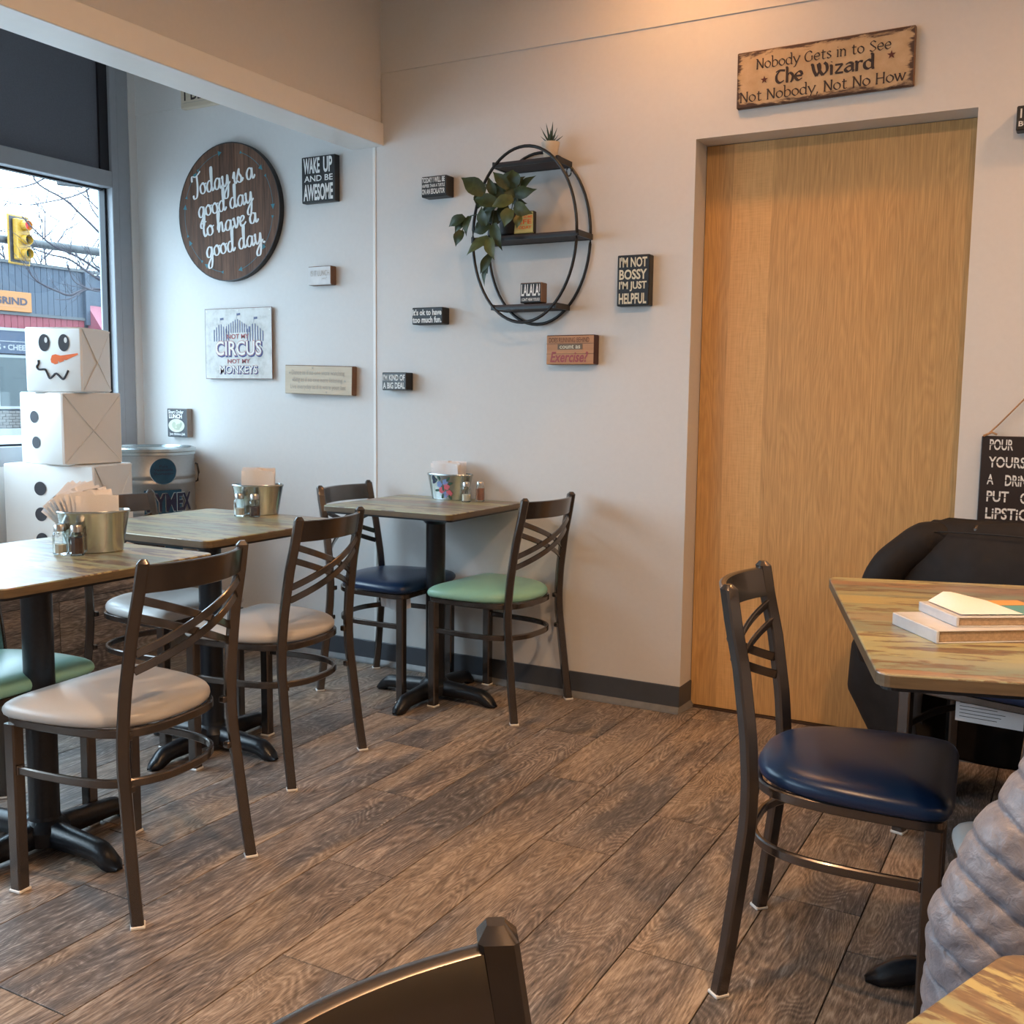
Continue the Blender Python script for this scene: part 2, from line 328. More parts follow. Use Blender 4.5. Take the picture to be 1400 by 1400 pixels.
class MB:
    def __init__(s): s.V = []; s.F = []
    def add(s, V, F):
        b = len(s.V); s.V += [tuple(v) for v in V]; s.F += [tuple(i+b for i in f) for f in F]; return s
    def box(s, x0, x1, y0, y1, z0, z1, bev=0.0, mat=None):
        if x0 > x1: x0, x1 = x1, x0
        if y0 > y1: y0, y1 = y1, y0
        if z0 > z1: z0, z1 = z1, z0
        b = min(bev, (x1-x0)/2.01, (y1-y0)/2.01, (z1-z0)/2.01)
        if b <= 0:
            V = [(x, y, z) for x in (x0, x1) for y in (y0, y1) for z in (z0, z1)]
            F = [(0, 1, 3, 2), (4, 6, 7, 5), (0, 4, 5, 1), (2, 3, 7, 6), (0, 2, 6, 4), (1, 5, 7, 3)]
        else:
            V = []; idx = {}
            for i, x in enumerate((x0, x1)):
                for j, y in enumerate((y0, y1)):
                    for k2, z in enumerate((z0, z1)):
                        xi = x+b if i == 0 else x-b; yi = y+b if j == 0 else y-b; zi = z+b if k2 == 0 else z-b
                        idx[(i, j, k2, 0)] = len(V); V.append((x, yi, zi))
                        idx[(i, j, k2, 1)] = len(V); V.append((xi, y, zi))
                        idx[(i, j, k2, 2)] = len(V); V.append((xi, yi, z))
            g = lambda i, j, k2, a: idx[(i, j, k2, a)]
            F = [(g(0,0,0,0), g(0,0,1,0), g(0,1,1,0), g(0,1,0,0)), (g(1,0,0,0), g(1,1,0,0), g(1,1,1,0), g(1,0,1,0)),
                 (g(0,0,0,1), g(1,0,0,1), g(1,0,1,1), g(0,0,1,1)), (g(0,1,0,1), g(0,1,1,1), g(1,1,1,1), g(1,1,0,1)),
                 (g(0,0,0,2), g(0,1,0,2), g(1,1,0,2), g(1,0,0,2)), (g(0,0,1,2), g(1,0,1,2), g(1,1,1,2), g(0,1,1,2))]
            for i in (0, 1):
                for j in (0, 1):
                    F.append((g(i,j,0,0), g(i,j,0,1), g(i,j,1,1), g(i,j,1,0)))
                for k2 in (0, 1):
                    F.append((g(i,0,k2,0), g(i,0,k2,2), g(i,1,k2,2), g(i,1,k2,0)))
            for j in (0, 1):
                for k2 in (0, 1):
                    F.append((g(0,j,k2,1), g(0,j,k2,2), g(1,j,k2,2), g(1,j,k2,1)))
            for i in (0, 1):
                for j in (0, 1):
                    for k2 in (0, 1): F.append((g(i,j,k2,0), g(i,j,k2,1), g(i,j,k2,2)))
        return s.add(V, F)
    def lathe(s, prof, cx=0, cy=0, seg=24, sx=1.0, sy=1.0, rz=0.0):
        V = []; n = len(prof)
        for i in range(seg):
            a = 2*pi*i/seg; c, d = cos(a)*sx, sin(a)*sy
            x1, y1 = c*cos(rz)-d*sin(rz), c*sin(rz)+d*cos(rz)
            for r, z in prof: V.append((cx+r*x1, cy+r*y1, z))
        F = [(i*n+j, ((i+1) % seg)*n+j, ((i+1) % seg)*n+j+1, i*n+j+1) for i in range(seg) for j in range(n-1)]
        if prof[0][0] > 1e-6: F.append(tuple(i*n for i in range(seg))[::-1])
        if prof[-1][0] > 1e-6: F.append(tuple(i*n+n-1 for i in range(seg)))
        return s.add(V, F)
    def sweep(s, pts, sec, up=(0, 0, 1), closed=False, twist=0.0, scale=None):
        """sec = [(a,b)] cross section; a along side, b along up"""
        P = [Vector(p) for p in pts]; n = len(P); m = len(sec); V = []; up = Vector(up)
        for i in range(n):
            if closed: t = P[(i+1) % n]-P[i-1]
            else: t = P[min(i+1, n-1)]-P[max(i-1, 0)]
            t.normalize(); side = t.cross(up)
            if side.length < 1e-4: side = t.cross(Vector((1, 0, 0)))
            side.normalize(); u2 = side.cross(t).normalized()
            k = scale[i] if scale else 1.0
            for a, b in sec:
                aa, bb = a*cos(twist)-b*sin(twist), a*sin(twist)+b*cos(twist)
                V.append(P[i]+side*aa*k+u2*bb*k)
        F = []
        for i in range(n if closed else n-1):
            for j in range(m):
                F.append((i*m+j, ((i+1) % n)*m+j, ((i+1) % n)*m+(j+1) % m, i*m+(j+1) % m))
        if not closed: F += [tuple(range(m))[::-1], tuple((n-1)*m+j for j in range(m))]
        return s.add(V, F)
    def tube(s, pts, r, seg=8, closed=False, scale=None):
        return s.sweep(pts, [(r*cos(2*pi*i/seg), r*sin(2*pi*i/seg)) for i in range(seg)], closed=closed, scale=scale)
    def me(s, name, mat=None, smooth=False, auto=None): return mesh(name, s.V, s.F, smooth, mat, auto)
    def tr(s, Mx): s.V = [tuple(Mx @ Vector(v)) for v in s.V]; return s
def rsec(w, h, b=0.003):
    w, h = w/2, h/2
    return [(-w+b, -h), (w-b, -h), (w, -h+b), (w, h-b), (w-b, h), (-w+b, h), (-w, h-b), (-w, -h+b)]
def catmull(P, n=6, closed=True):
    P = [Vector(p) for p in P]; out = []; N = len(P)
    for i in range(N if closed else N-1):
        a, b, c, d = ((P[(i-1) % N], P[i], P[(i+1) % N], P[(i+2) % N]) if closed else
                      (P[max(i-1, 0)], P[i], P[i+1], P[min(i+2, N-1)]))
        for k in range(n):
            t = k/n
            out.append(0.5*((2*b)+(c-a)*t+(2*a-5*b+4*c-d)*t*t+(3*b-a-3*c+d)*t**3))
    if not closed: out.append(P[-1])
    return out

# ---------------------------------------------------------------- lettering
WALLM = Matrix(((1, 0, 0), (0, 0, -1), (0, 1, 0)))      # text x->+X, y->+Z, normal -> -Y
_tc = {}
def text_geo(body, bold=0.0, shear=0.0, space=1.0):
    key = (body, bold, shear, space)
    if key in _tc: return _tc[key]
    cu = bpy.data.curves.new('t', 'FONT'); cu.body = body; cu.offset = bold; cu.shear = shear; cu.space_character = space
    cu.size = 1; cu.resolution_u = 3
    o = bpy.data.objects.new('t', cu); COL.objects.link(o)
    dg = bpy.context.evaluated_depsgraph_get(); dg.update()
    me = bpy.data.meshes.new_from_object(o.evaluated_get(dg))
    V = [v.co.copy() for v in me.vertices]; F = [tuple(p.vertices) for p in me.polygons]
    bpy.data.objects.remove(o); bpy.data.curves.remove(cu); bpy.data.meshes.remove(me)
    x0 = min(v.x for v in V); x1 = max(v.x for v in V); y0 = min(v.y for v in V); y1 = max(v.y for v in V)
    V = [((v.x-(x0+x1)/2)/(x1-x0), (v.y-(y0+y1)/2)/(y1-y0)) for v in V]
    _tc[key] = (V, F); return V, F
def text_mb(lines, mb=None, normal=0.0012):
    """lines: (body, xc, yc, w, h[, bold, shear]); flat in local x,y; small thickness handled by offset"""
    mb = mb or MB()
    for L in lines:
        body, xc, yc, w, h = L[:5]; bold = L[5] if len(L) > 5 else 0.02; sh = L[6] if len(L) > 6 else 0
        V, F = text_geo(body, bold, sh)
        mb.add([(xc+x*w, yc+y*h, normal) for x, y in V], F)
    return mb
# pen-drawn script alphabet (x height 1)
SCRIPT = {
 'a': ([[(.85,.85),(.5,1.0),(.12,.6),(.15,.12),(.48,0),(.82,.45),(.92,.98)],[(.92,.98),(.86,.3),(1.0,0),(1.3,.3)]], 1.22),
 'o': ([[(.5,1),(.1,.7),(.1,.2),(.45,0),(.82,.3),(.75,.85),(.5,1),(.75,.8),(1.12,.9)]], 1.05),
 'd': ([[(.85,.85),(.5,1.0),(.12,.6),(.15,.12),(.48,0),(.82,.45),(1.05,1.6),(1.12,2.1),(.98,2.15),(.88,1.5),(.86,.3),(1.0,0),(1.3,.3)]], 1.22),
 'y': ([[(0,.8),(.18,1),(.14,.4),(.38,.02),(.75,.4),(.95,1.05)],[(.95,1.05),(.9,0),(.65,-.95),(.25,-1.05),(.2,-.7),(.7,-.1),(1.3,.35)]], 1.2),
 'g': ([[(.85,.85),(.5,1.0),(.12,.6),(.15,.12),(.48,0),(.82,.45),(.92,.98)],[(.92,.98),(.88,-.1),(.62,-.95),(.22,-1.05),(.18,-.7),(.7,-.1),(1.25,.3)]], 1.18),
 'i': ([[(-.05,.5),(.25,1.05),(.2,.3),(.35,0),(.65,.3)]], .55),
 's': ([[(-.05,.3),(.45,1.2),(.42,.85),(.7,.4),(.5,0),(.12,.12)],[(.5,0),(.8,.1),(1.0,.35)]], .92),
 'T': ([[(.05,1.35),(.15,1.85),(.75,1.75),(1.55,2.15)],[(.9,1.85),(.85,.8),(.6,-.1),(.15,-.25),(.05,.1)]], 1.2),
 't': ([[(.45,2.0),(.25,.6),(.4,0),(.8,.35)],[(0,1.35),(.8,1.5)]], .72),
 'h': ([[(-.05,.3),(.42,1.85),(.32,2.15),(.16,1.6),(.14,0)],[(.14,.1),(.4,.85),(.65,.98),(.72,.6),(.7,.12),(.88,0),(1.15,.3)]], 1.08),
 'v': ([[(0,.8),(.18,1),(.25,.3),(.42,0),(.72,.5),(.78,1),(1.08,.85)]], .95),
 'e': ([[(.1,.42),(.5,.6),(.68,.85),(.45,1.02),(.12,.65),(.15,.12),(.45,0),(.95,.35)]], .85),
 '.': ([[(.1,.0),(.22,.08),(.12,.12),(.1,.0)]], .3), ' ': ([], .55)}
def script_mb(line, x0, y0, h, w, mb, normal, pen=0.30):
    tot = sum(SCRIPT[c][1] for c in line); k = w/tot; x = x0
    for c in line:
        st, adv = SCRIPT[c]
        for s_ in st:
            P = catmull([(px, py, 0) for px, py in s_], 6, closed=False); V = []
            for i, p in enumerate(P):
                t = (P[min(i+1, len(P)-1)]-P[max(i-1, 0)]); t = t.normalized() if t.length > 0 else Vector((1, 0, 0))
                down = max(0.0, abs(t.y)); hw = pen*(0.30+0.70*down**1.5)*0.5
                if i in (0, len(P)-1): hw *= 0.6
                nrm = Vector((-t.y, t.x, 0))
                for sg in (1, -1):
                    q = p+nrm*hw*sg; V.append((x+q.x*k, y0+q.y*h, normal+.00003*i+.0004*(len(mb.F) // 40 % 3)))
            mb.add(V, [(2*i, 2*i+1, 2*i+3, 2*i+2) for i in range(len(P)-1)])
        x += adv*k
    return mb
R_ = {  # broad-nib roman / uncial skeletons: strokes, serif points, advance
 'N': ([[(.15,0),(.15,1.45)],[(.15,1.45),(1.05,0)],[(1.05,0),(1.05,1.45)]], [(.15,0),(.1,1.45),(1.05,1.45)], 1.3),
 'o': ([[(.5,1.0),(.15,.8),(.1,.35),(.5,0),(.88,.25),(.9,.7),(.5,1.0)]], [], 1.1),
 'b': ([[(.15,1.65),(.15,.05)],[(.15,.72),(.5,1.0),(.9,.75),(.88,.25),(.5,0),(.15,.1)]], [(.08,1.65)], 1.12),
 'd': ([[(.88,1.65),(.88,0)],[(.88,.75),(.5,1.0),(.12,.75),(.12,.25),(.45,0),(.88,.2)]], [(.8,1.65),(.95,0)], 1.18),
 'y': ([[(.05,1),(.5,.05)],[(.95,1),(.5,.05)],[(.5,.05),(.28,-.45),(.05,-.5)]], [(.05,1),(.95,1)], 1.08),
 'G': ([[(1.15,1.2),(.8,1.46),(.3,1.25),(.08,.7),(.3,.12),(.75,-.02),(1.15,.2)],[(1.15,.15),(1.15,.68)]], [(1.15,.68)], 1.42),
 'e': ([[(.12,.52),(.88,.52)],[(.88,.55),(.75,.92),(.45,1.0),(.12,.7),(.12,.3),(.45,0),(.88,.2)]], [], 1.05),
 't': ([[(.32,1.35),(.32,.2),(.5,0),(.75,.12)],[(.05,1),(.7,1)]], [], .85),
 's': ([[(.68,.85),(.38,1.0),(.12,.78),(.4,.52),(.68,.25),(.4,0),(.08,.15)]], [], .85),
 'i': ([[(.22,1),(.22,0)],[(.2,1.35),(.24,1.42)]], [(.16,1),(.22,0)], .5),
 'n': ([[(.18,1),(.18,0)],[(.18,.7),(.5,1.0),(.82,.75)],[(.82,.8),(.82,0)]], [(.12,1),(.18,0),(.82,0)], 1.12),
 'S': ([[(.95,1.25),(.55,1.47),(.18,1.15),(.55,.75),(.95,.35),(.5,-.02),(.1,.2)]], [], 1.15),
 'T': ([[(.05,1.3),(.5,1.46),(1.15,1.36)],[(.5,1.4),(.15,.9),(.18,.3),(.55,0),(1.05,.22)]], [], 1.22),
 'h': ([[(.18,1.7),(.18,0)],[(.18,.7),(.5,1.0),(.85,.7),(.8,.2),(.62,-.12)]], [(.12,1.7),(.18,0)], 1.08),
 'W': ([[(.05,1.42),(.2,.7),(.5,.02)],[(.5,.02),(.8,.6),(.8,1.2),(.62,1.45)],[(.62,1.42),(.8,.6),(1.15,.02)],[(1.15,.02),(1.55,.5),(1.52,1.15),(1.25,1.45)]], [(.0,1.42)], 1.8),
 'z': ([[(.08,.98),(.85,.98)],[(.85,.98),(.12,.02)],[(.12,.02),(.92,.02)]], [], 1.02),
 'a': ([[(.82,.95),(.82,.1)],[(.82,.1),(1.0,.0)],[(.82,.62),(.4,.6),(.1,.28),(.4,0),(.82,.25)],[(.82,.9),(.5,1.0),(.15,.85)]], [], 1.08),
 'r': ([[(.18,1),(.18,0)],[(.18,.7),(.45,.98),(.78,.92)]], [(.12,1),(.18,0)], .86),
 'H': ([[(.15,1.45),(.15,0)],[(1.05,1.45),(1.05,0)],[(.15,.75),(1.05,.75)]], [(.15,0),(.15,1.45),(1.05,0),(1.05,1.45)], 1.32),
 'w': ([[(.05,1),(.4,0)],[(.4,0),(.7,.95)],[(.66,1),(1.0,0)],[(1.0,0),(1.35,1)]], [(.05,1),(.66,1),(1.35,1)], 1.48),
 ',': ([[(.18,.1),(.2,-.05),(.08,-.28)]], [], .42), ' ': ([], [], .62)}
def roman_mb(line, xc, y0, h, w, mb, normal=.0012, pen=.17):
    tot = sum(R_[c][2] for c in line); k = w/tot; x = xc-w/2; n0 = 0
    for c in line:
        st, sf, adv = R_[c]
        st = st+[[(a-.13, b), (a+.13, b)] for a, b in sf]
        for s_ in st:
            P = [Vector((px, py, 0)) for px, py in s_]
            if len(P) > 2: P = catmull(P, 5, closed=False)
            V = []; n0 += 1
            for i, p in enumerate(P):
                t = (P[min(i+1, len(P)-1)]-P[max(i-1, 0)]).normalized()
                q = abs(t.x*sin(rad(30))-t.y*cos(rad(30)))     # nib held at 30 degrees
                hw = pen*(.38+.62*q)*.5; nrm = Vector((-t.y, t.x, 0))
                for sg in (1, -1):
                    v = p+nrm*hw*sg; V.append((x+v.x*k, y0+v.y*h, normal+.00003*(n0 % 5)))
            mb.add(V, [(2*i, 2*i+1, 2*i+3, 2*i+2) for i in range(len(P)-1)])
        x += adv*k
    return mb
def disc(mb, cx, cy, rx, ry, n=24, z=0.0015, rot=0):
    V = [(cx, cy, z)]+[(cx+rx*cos(2*pi*i/n)*cos(rot)-ry*sin(2*pi*i/n)*sin(rot), cy+rx*cos(2*pi*i/n)*sin(rot)+ry*sin(2*pi*i/n)*cos(rot), z) for i in range(n)]
    mb.add(V, [(0, i+1, (i+1) % n+1) for i in range(n)]); return mb
def poly(mb, pts, z=0.0015): mb.add([(x, y, z) for x, y in pts], [tuple(range(len(pts)))]); return mb
def star(mb, cx, cy, r, z=0.0015):
    pts = [(cx+(r if i % 2 == 0 else r*.4)*sin(pi*i/5), cy+(r if i % 2 == 0 else r*.4)*cos(pi*i/5)) for i in range(10)]
    mb.add([(cx, cy, z)]+[(x, y, z) for x, y in pts], [(0, (i+1) % 10+1, i+1) for i in range(10)]); return mb

# ================================================================ setting
YW = 3.757; XW = -4.22; CEIL = 3.05
def struct(name, mb, mat, parent=None, smooth=False, **p):
    o = ob(name, mb.me(name, mat, smooth), parent)
    if parent is None: o['kind'] = 'structure'
    for k, v in p.items(): o[k] = v
    return o
floor = struct('floor', MB().box(-4.22, 3.6, -3.0, 3.90, -0.12, -0.004), plain('dark_subfloor', (0.02, 0.014, 0.012), 0.8))
PW, PL = 0.2155, 1.265
S0 = -1.895
JOINT = {0: 2.523, 1: 2.062, 2: 2.908, 3: 2.462, 4: 2.775, 5: 2.047, 6: 2.458, -1: 2.913}
_pm = {}
def plank_mesh(w, l):
    key = (round(w, 3), round(l, 3))
    if key not in _pm:
        g = 0.0016; b = 0.0007; m = MB(); x, y = w/2-g, l/2-g
        V = [(-x, -y, -.004), (x, -y, -.004), (x, y, -.004), (-x, y, -.004), (-x, -y, -b*.7), (x, -y, -b*.7), (x, y, -b*.7), (-x, y, -b*.7),
             (-x+b, -y+b, 0), (x-b, -y+b, 0), (x-b, y-b, 0), (-x+b, y-b, 0)]
        F = [(0, 1, 5, 4), (1, 2, 6, 5), (2, 3, 7, 6), (3, 0, 4, 7), (4, 5, 9, 8), (5, 6, 10, 9), (6, 7, 11, 10), (7, 4, 8, 11), (8, 9, 10, 11)]
        _pm[key] = mesh('plank', V, F, mat=M['plank'])
    return _pm[key]
rng = random.Random(3)
k0 = math.floor((-4.22-S0)/PW)
for k in range(k0, int((3.6-S0)/PW)+1):
    xa = max(S0+k*PW, -4.22); xb = min(S0+(k+1)*PW, 3.6)
    if xb-xa < 0.03: continue
    yend = 3.88 if (xa > -1.31 and xb < -0.34) else YW
    if xa < -1.306 < xb or xa < -0.355 < xb: yend = 3.88
    j = JOINT.get(k, rng.uniform(1.6, 2.9)) % PL - 6*PL
    ys = [-3.0]+[j+i*PL for i in range(14) if -2.95 < j+i*PL < yend-0.05]+[yend]
    for a, b in zip(ys[:-1], ys[1:]):
        ob('plank', plank_mesh(xb-xa, b-a), floor, ((xa+xb)/2, (a+b)/2, 0))

# back wall (lower panels proud of the upper wall), with the door recess
DX0, DX1, DZ = -1.306, -0.357, 2.170
bw = MB()
bw.box(-4.30, DX0, YW, 3.93, -.05, 2.59).box(DX1, 3.6, YW, 3.93, -.05, 2.59).box(DX0, DX1, YW, 3.93, DZ, 2.59)
bw.box(-4.30, 3.6, 3.7525, 3.93, 2.59, CEIL+.05)
bw.box(DX0, DX1, 3.905, 3.93, 0, DZ)
wall_back = struct('wall_back', bw, M['wall'])
struct('trim_4', MB().box(-2.768, -2.752, YW-.004, YW, .1, 2.289, .0015), M['trimw'])       # panel joint strip
door = struct('door_1', MB().box(DX0+.002, DX1-.002, 3.880, 3.904, .010, DZ-.002, .001), M['oak'])
struct('threshold', MB().box(DX0+.002, DX1-.002, 3.868, 3.904, 0.0, .008), plain('dark_threshold', (.05, .028, .018), .5), door)
# baseboards
def baseboard(name, path):
    mb = MB(); mt = MB()
    m = bpy.data.objects.new(name, None)
    mb.sweep([(x, y, .060) for x, y in path], [(0, -.058), (.006, -.058), (.006, .044), (.0045, .047), (0, .047)])
    mt.sweep([(x, y, .0) for x, y in path], [(0, 0.0005), (.019, 0.0005), (.0185, .006), (.014, .013), (.008, .022), (.006, .026), (0, .026)])
    o = ob(name, mb.me(name, M['base'])); o['kind'] = 'structure'
    ob('toe_strip', mt.me('toe_strip', M['toe'], True, 50), o)
    return o
baseboard('baseboard_back', [(-4.20, YW), (DX0, YW), (DX0, 3.878)])
baseboard('baseboard_right', [(DX1, 3.878), (DX1, YW), (3.55, YW)])
# window wall
ww = MB(); ww.box(-4.36, XW, 3.712, YW+.05, -.05, CEIL+.05).box(-4.36, XW, -3.1, 3.712, -.05, .885).box(-4.36, XW, -3.1, 3.712, 2.95, CEIL+.05)
wall_left = struct('wall_left', ww, M['wall'])
for i, (a, b) in enumerate(WINS):
    nm = 'window_%d' % (i+1)
    fr = MB()
    fr.box(-4.33, XW, b, b+.04, .885, 2.95, .003).box(-4.33, XW, a-.04, a, .885, 2.95, .003)
    fr.box(-4.33, XW, a, b, 2.215, 2.292, .003).box(-4.33, XW, a, b, .885, .972, .003).box(-4.33, XW, a, b, 2.92, 2.95, .003)
    if i == 0: fr.box(-4.30, XW-.004, b+.04, 3.712, .885, 2.95, .002)
    f = struct(nm, fr, M['frame'])
    ob('glass_pane', MB().box(-4.292, -4.286, a+.012, b-.012, .98, 2.207).me('glass_pane', M['pane']), f)
    gk = MB(); 
    for yy in (a, b): gk.box(-4.30, -4.262, yy-.014 if yy == b else yy, yy if yy == b else yy+.014, .972, 2.215)
    gk.box(-4.30, -4.275, a, b, .972, .982).box(-4.30, -4.275, a, b, 2.205, 2.215)
    for yy in (a, b): gk.box(-4.262, -4.238, yy-.05 if yy == b else yy, yy if yy == b else yy+.05, 2.292, 2.92)
    ob('gasket', gk.me('gasket', M['gasket']), f)
    ob('roller_shade', MB().box(-4.258, -4.252, a+.05, b-.05, 2.292, 2.92).me('roller_shade', M['shade']), f)
    ob('upper_panel', MB().box(-4.30, -4.264, a, b, 2.292, 2.92).me('upper_panel', M['gasket']), f)
# bulkhead beam above the window zone
struct('wall_bulkhead', MB().box(-2.872, -2.722, -3.0, 3.7525, 2.38, CEIL+.05), M['wall'])
struct('trim_1', MB().box(-2.885, -2.710, -3.0, YW, 2.290, 2.384, .003), M['trimw'])
struct('ceiling', MB().box(-4.36, 3.6, -3.1, 3.93, CEIL, CEIL+.12), M['ceil'])
struct('wall_right', MB().box(3.6, 3.72, -3.1, 3.93, -.05, CEIL+.05), M['wall'])
struct('wall_front', MB().box(-4.36, 3.6, -3.12, -3.0, -.05, CEIL+.05), M['wall'])
for i, (x, y, e) in enumerate(LAMPS):
    c = thing('ceiling_lamp', 'round warm downlight fixed to the ceiling, outside the photographed view', 'ceiling light', (x, y, CEIL), group='warm ceiling downlights')
    ob('lamp_housing', MB().lathe([(.105, -.045), (.115, -.04), (.115, 0.0)], seg=28).me('lamp_housing', M['trimw'], True, 40), c)
    ob('diffuser', MB().lathe([(.001, -.046), (.09, -.046)], seg=24).me('diffuser', M['lampdisc']), c)

# low display ledge under the window
LX = -3.62; LY1 = 3.28
ledge = thing('window_ledge', 'low dark plank-clad display ledge running under the window', 'ledge', (0, 0, 0))
ob('ledge_top', MB().box(XW+.002, LX-.006, -2.95, LY1-.006, .485, .50, .002).me('ledge_top', M['trimw']), ledge)
ob('ledge_core', MB().box(XW+.002, LX-.008, -2.95, LY1-.008, .001, .484).me('ledge_core', M['black']), ledge)
for zi, (za, zb) in enumerate(((.002, .150), (.150, .365), (.365, .499))):
    off = (.35, .9, .1)[zi]
    ys = [-2.95]+[y for y in [off-3.2+1.265*i for i in range(7)] if -2.9 < y < LY1-.1]+[LY1]
    for a, b in zip(ys[:-1], ys[1:]):
        pl = ob('plank', plank_mesh(zb-za, b-a), ledge, (LX-.004, (a+b)/2, (za+zb)/2)); pl.rotation_euler = (0, rad(90), 0)
for za, zb in ((.002, .150), (.150, .365), (.365, .499)):
    pl = ob('plank', plank_mesh(zb-za, .58), ledge, (-3.925, LY1-.004, (za+zb)/2)); pl.rotation_euler = (rad(-90), rad(0), rad(0)); pl.rotation_euler = Matrix(((0, 1, 0), (0, 0, 1), (1, 0, 0))).to_euler()

# ================================================================ chairs
def post_x(z):
    pts = [(-.0, -.045), (.09, -.032), (.24, -.015), (.37, -.001), (.446, 0), (.54, -.007), (.632, -.020), (.686, -.028), (.77, -.047), (.85, -.061)]
    for (a, xa), (b, xb) in zip(pts[:-1], pts[1:]):
        if z <= b: return xa+(xb-xa)*(z-a)/(b-a)
    return pts[-1][1]
def post_y(z): return .205-.033*(z/.85)
PH = 42
def make_chair_parts():
    P = []
    for s in (1, -1):
        m = MB(); zs = [.006+i*(.842-.006)/26 for i in range(27)]
        hw = .0145; ang = rad(PH)*s
        n = 8; V = []
        sec0 = rsec(.029, .029, .004)
        for z in zs+[.852]:
            x, y = post_x(min(z, .85)), post_y(z)*s
            k = 1.0 if z < .845 else .45
            for a, b in sec0:
                V.append((x+k*(a*cos(ang)-b*sin(ang)), y+k*(a*sin(ang)+b*cos(ang)), z))
        L = len(zs)+1
        F = [(i*n+j, i*n+(j+1) % n, (i+1)*n+(j+1) % n, (i+1)*n+j) for i in range(L-1) for j in range(n)]
        F += [tuple(range(n))[::-1], tuple((L-1)*n+j for j in range(n))]
        m.add(V, F)
        # weld bosses where frame and stretcher meet the post
        for z in (.432, .31):
            m.box(post_x(z)-.004, post_x(z)+.014, (post_y(z)-.030)*s, (post_y(z)-.012)*s, z-.009, z+.009, .003)
        P.append(('back_leg', m.me('back_leg', M['tube'], True, 35), 'cap', s, (post_x(0), post_y(0)*s, ang)))
        f = MB().sweep([(.345, .19*s, .006), (.345, .19*s, .425)], rsec(.033, .033, .004), up=(1, 0, 0))
        f.box(.345-.0215, .345-.015, (.19-.012)*s, (.19+.012)*s, .298, .322, .003)
        P.append(('front_leg', f.me('front_leg', M['tube'], True, 35), 'cap', s, (.345, .19*s, 0)))
    out = [(.362, 0), (.361, .10), (.357, .178), (.335, .196), (.25, .196), (.14, .188), (.06, .168), (.012, .125), (-.006, .06)]
    ring = out+[(-.008, 0)]+[(x, -y) for x, y in out[1:][::-1]]
    P.append(('seat_frame', MB().sweep([(p.x, p.y, .431) for p in catmull([(x, y, 0) for x, y in ring], 5)], rsec(.012, .022, .003), closed=True).me('seat_frame', M['tube'], True, 40), None, 0, None))
    st = [(.332, .192), (.25, .194), (.15, .190), (.07, .172), (.018, .132), (-.012, .07), (-.018, 0)]
    path = st+[(x, -y) for x, y in st[:-1][::-1]]
    P.append(('stretcher', MB().sweep([(p.x, p.y, .31) for p in catmull([(x, y, 0) for x, y in path], 5, closed=False)], rsec(.012, .021, .003)).me('stretcher', M['tube'], True, 40), None, 0, None))
    # top rail: bowed plate
    m = MB(); n = 18; V = []
    def bowx(y, z, yh=.17): return post_x(z)-.046*(1-(abs(y)/yh)**2.0)
    for i in range(n+1):
        y = -.163+.326*i/n
        for zz in (.772, .774, .836, .838):
            for t in (-1, 1):
                th = .0075*t*(0.6 if zz in (.772, .838) else 1)
                sl = 2*.046*y/.17**2; nl = sqrt(1+sl*sl)
                V.append((bowx(y, zz)+th/nl, y-th*sl/nl, zz))
    order = [0, 2, 4, 6, 7, 5, 3, 1]
    F = [(i*8+order[j], i*8+order[(j+1) % 8], (i+1)*8+order[(j+1) % 8], (i+1)*8+order[j]) for i in range(n) for j in range(8)]
    F += [tuple(order)[::-1], tuple(n*8+q for q in order)]
    m.add(V, F); P.append(('top_rail', m.me('top_rail', M['tube'], True, 40), None, 0, None))
    for s in (1, -1):
        for (za, zb) in ((.757, .630), (.715, .589)):
            pts = []
            for i in range(15):
                t = i/14; y = s*(.168-.336*t); z = za+(zb-za)*t
                pts.append((bowx(y, z, .172)+(.004*s), y, z))
            P.append(('cross_bar', MB().sweep(pts, rsec(.008, .020, .002), up=(0.15, 0, 1)).me('cross_bar', M['tube'], True, 40), None, 0, None))
    return P
CH = make_chair_parts()
capm = MB().box(-.0165, .0165, -.0165, .0165, 0, .008, .002).me('foot_cap', M['white'])
capf = MB().box(-.0185, .0185, -.0185, .0185, 0, .008, .002).me('foot_cap', M['white'])
def seat_mesh(mat):
    out = [(.378, 0), (.378, .12), (.374, .182), (.352, .212), (.27, .217), (.16, .205), (.075, .180), (.02, .135), (-.008, .07)]
    ring = [(x, y, 0) for x, y in out+[(-.013, 0)]+[(x, -y) for x, y in out[1:][::-1]]]
    R = catmull(ring, 5); n = len(R); c = Vector((.19, 0, 0)); V = []
    lay = [(.93, .4425), (.965, .4435), (.99, .449), (1.0, .457), (.995, .465), (.972, .473), (.93, .4795), (.86, .4855), (.74, .491), (.55, .4955), (.32, .498), (.1, .499)]
    for li, (k, z) in enumerate(lay):
        for i, p in enumerate(R):
            q = c+(p-c)*k; zz = z; a = math.atan2(p.y, p.x-.19)
            if 1 <= li <= 3:     # gathered pleats at the front corners
                w = max(0, 1-abs(abs(p.y)-.17)/.06)*(1 if p.x > .25 else 0)
                zz += .0025*w*sin(i*2.6); q = c+(p-c)*(k+.006*w*sin(i*2.6))
            V.append((q.x, q.y, zz))
    F = [(l*n+i, l*n+(i+1) % n, (l+1)*n+(i+1) % n, (l+1)*n+i) for l in range(len(lay)-1) for i in range(n)]
    F += [tuple(range(n))[::-1], tuple((len(lay)-1)*n+i for i in range(n))]
    return mesh('seat', V, F, True, mat)
SEATS = {k: seat_mesh(M[k]) for k in ('vw', 'vn', 'vt')}
_proto = None
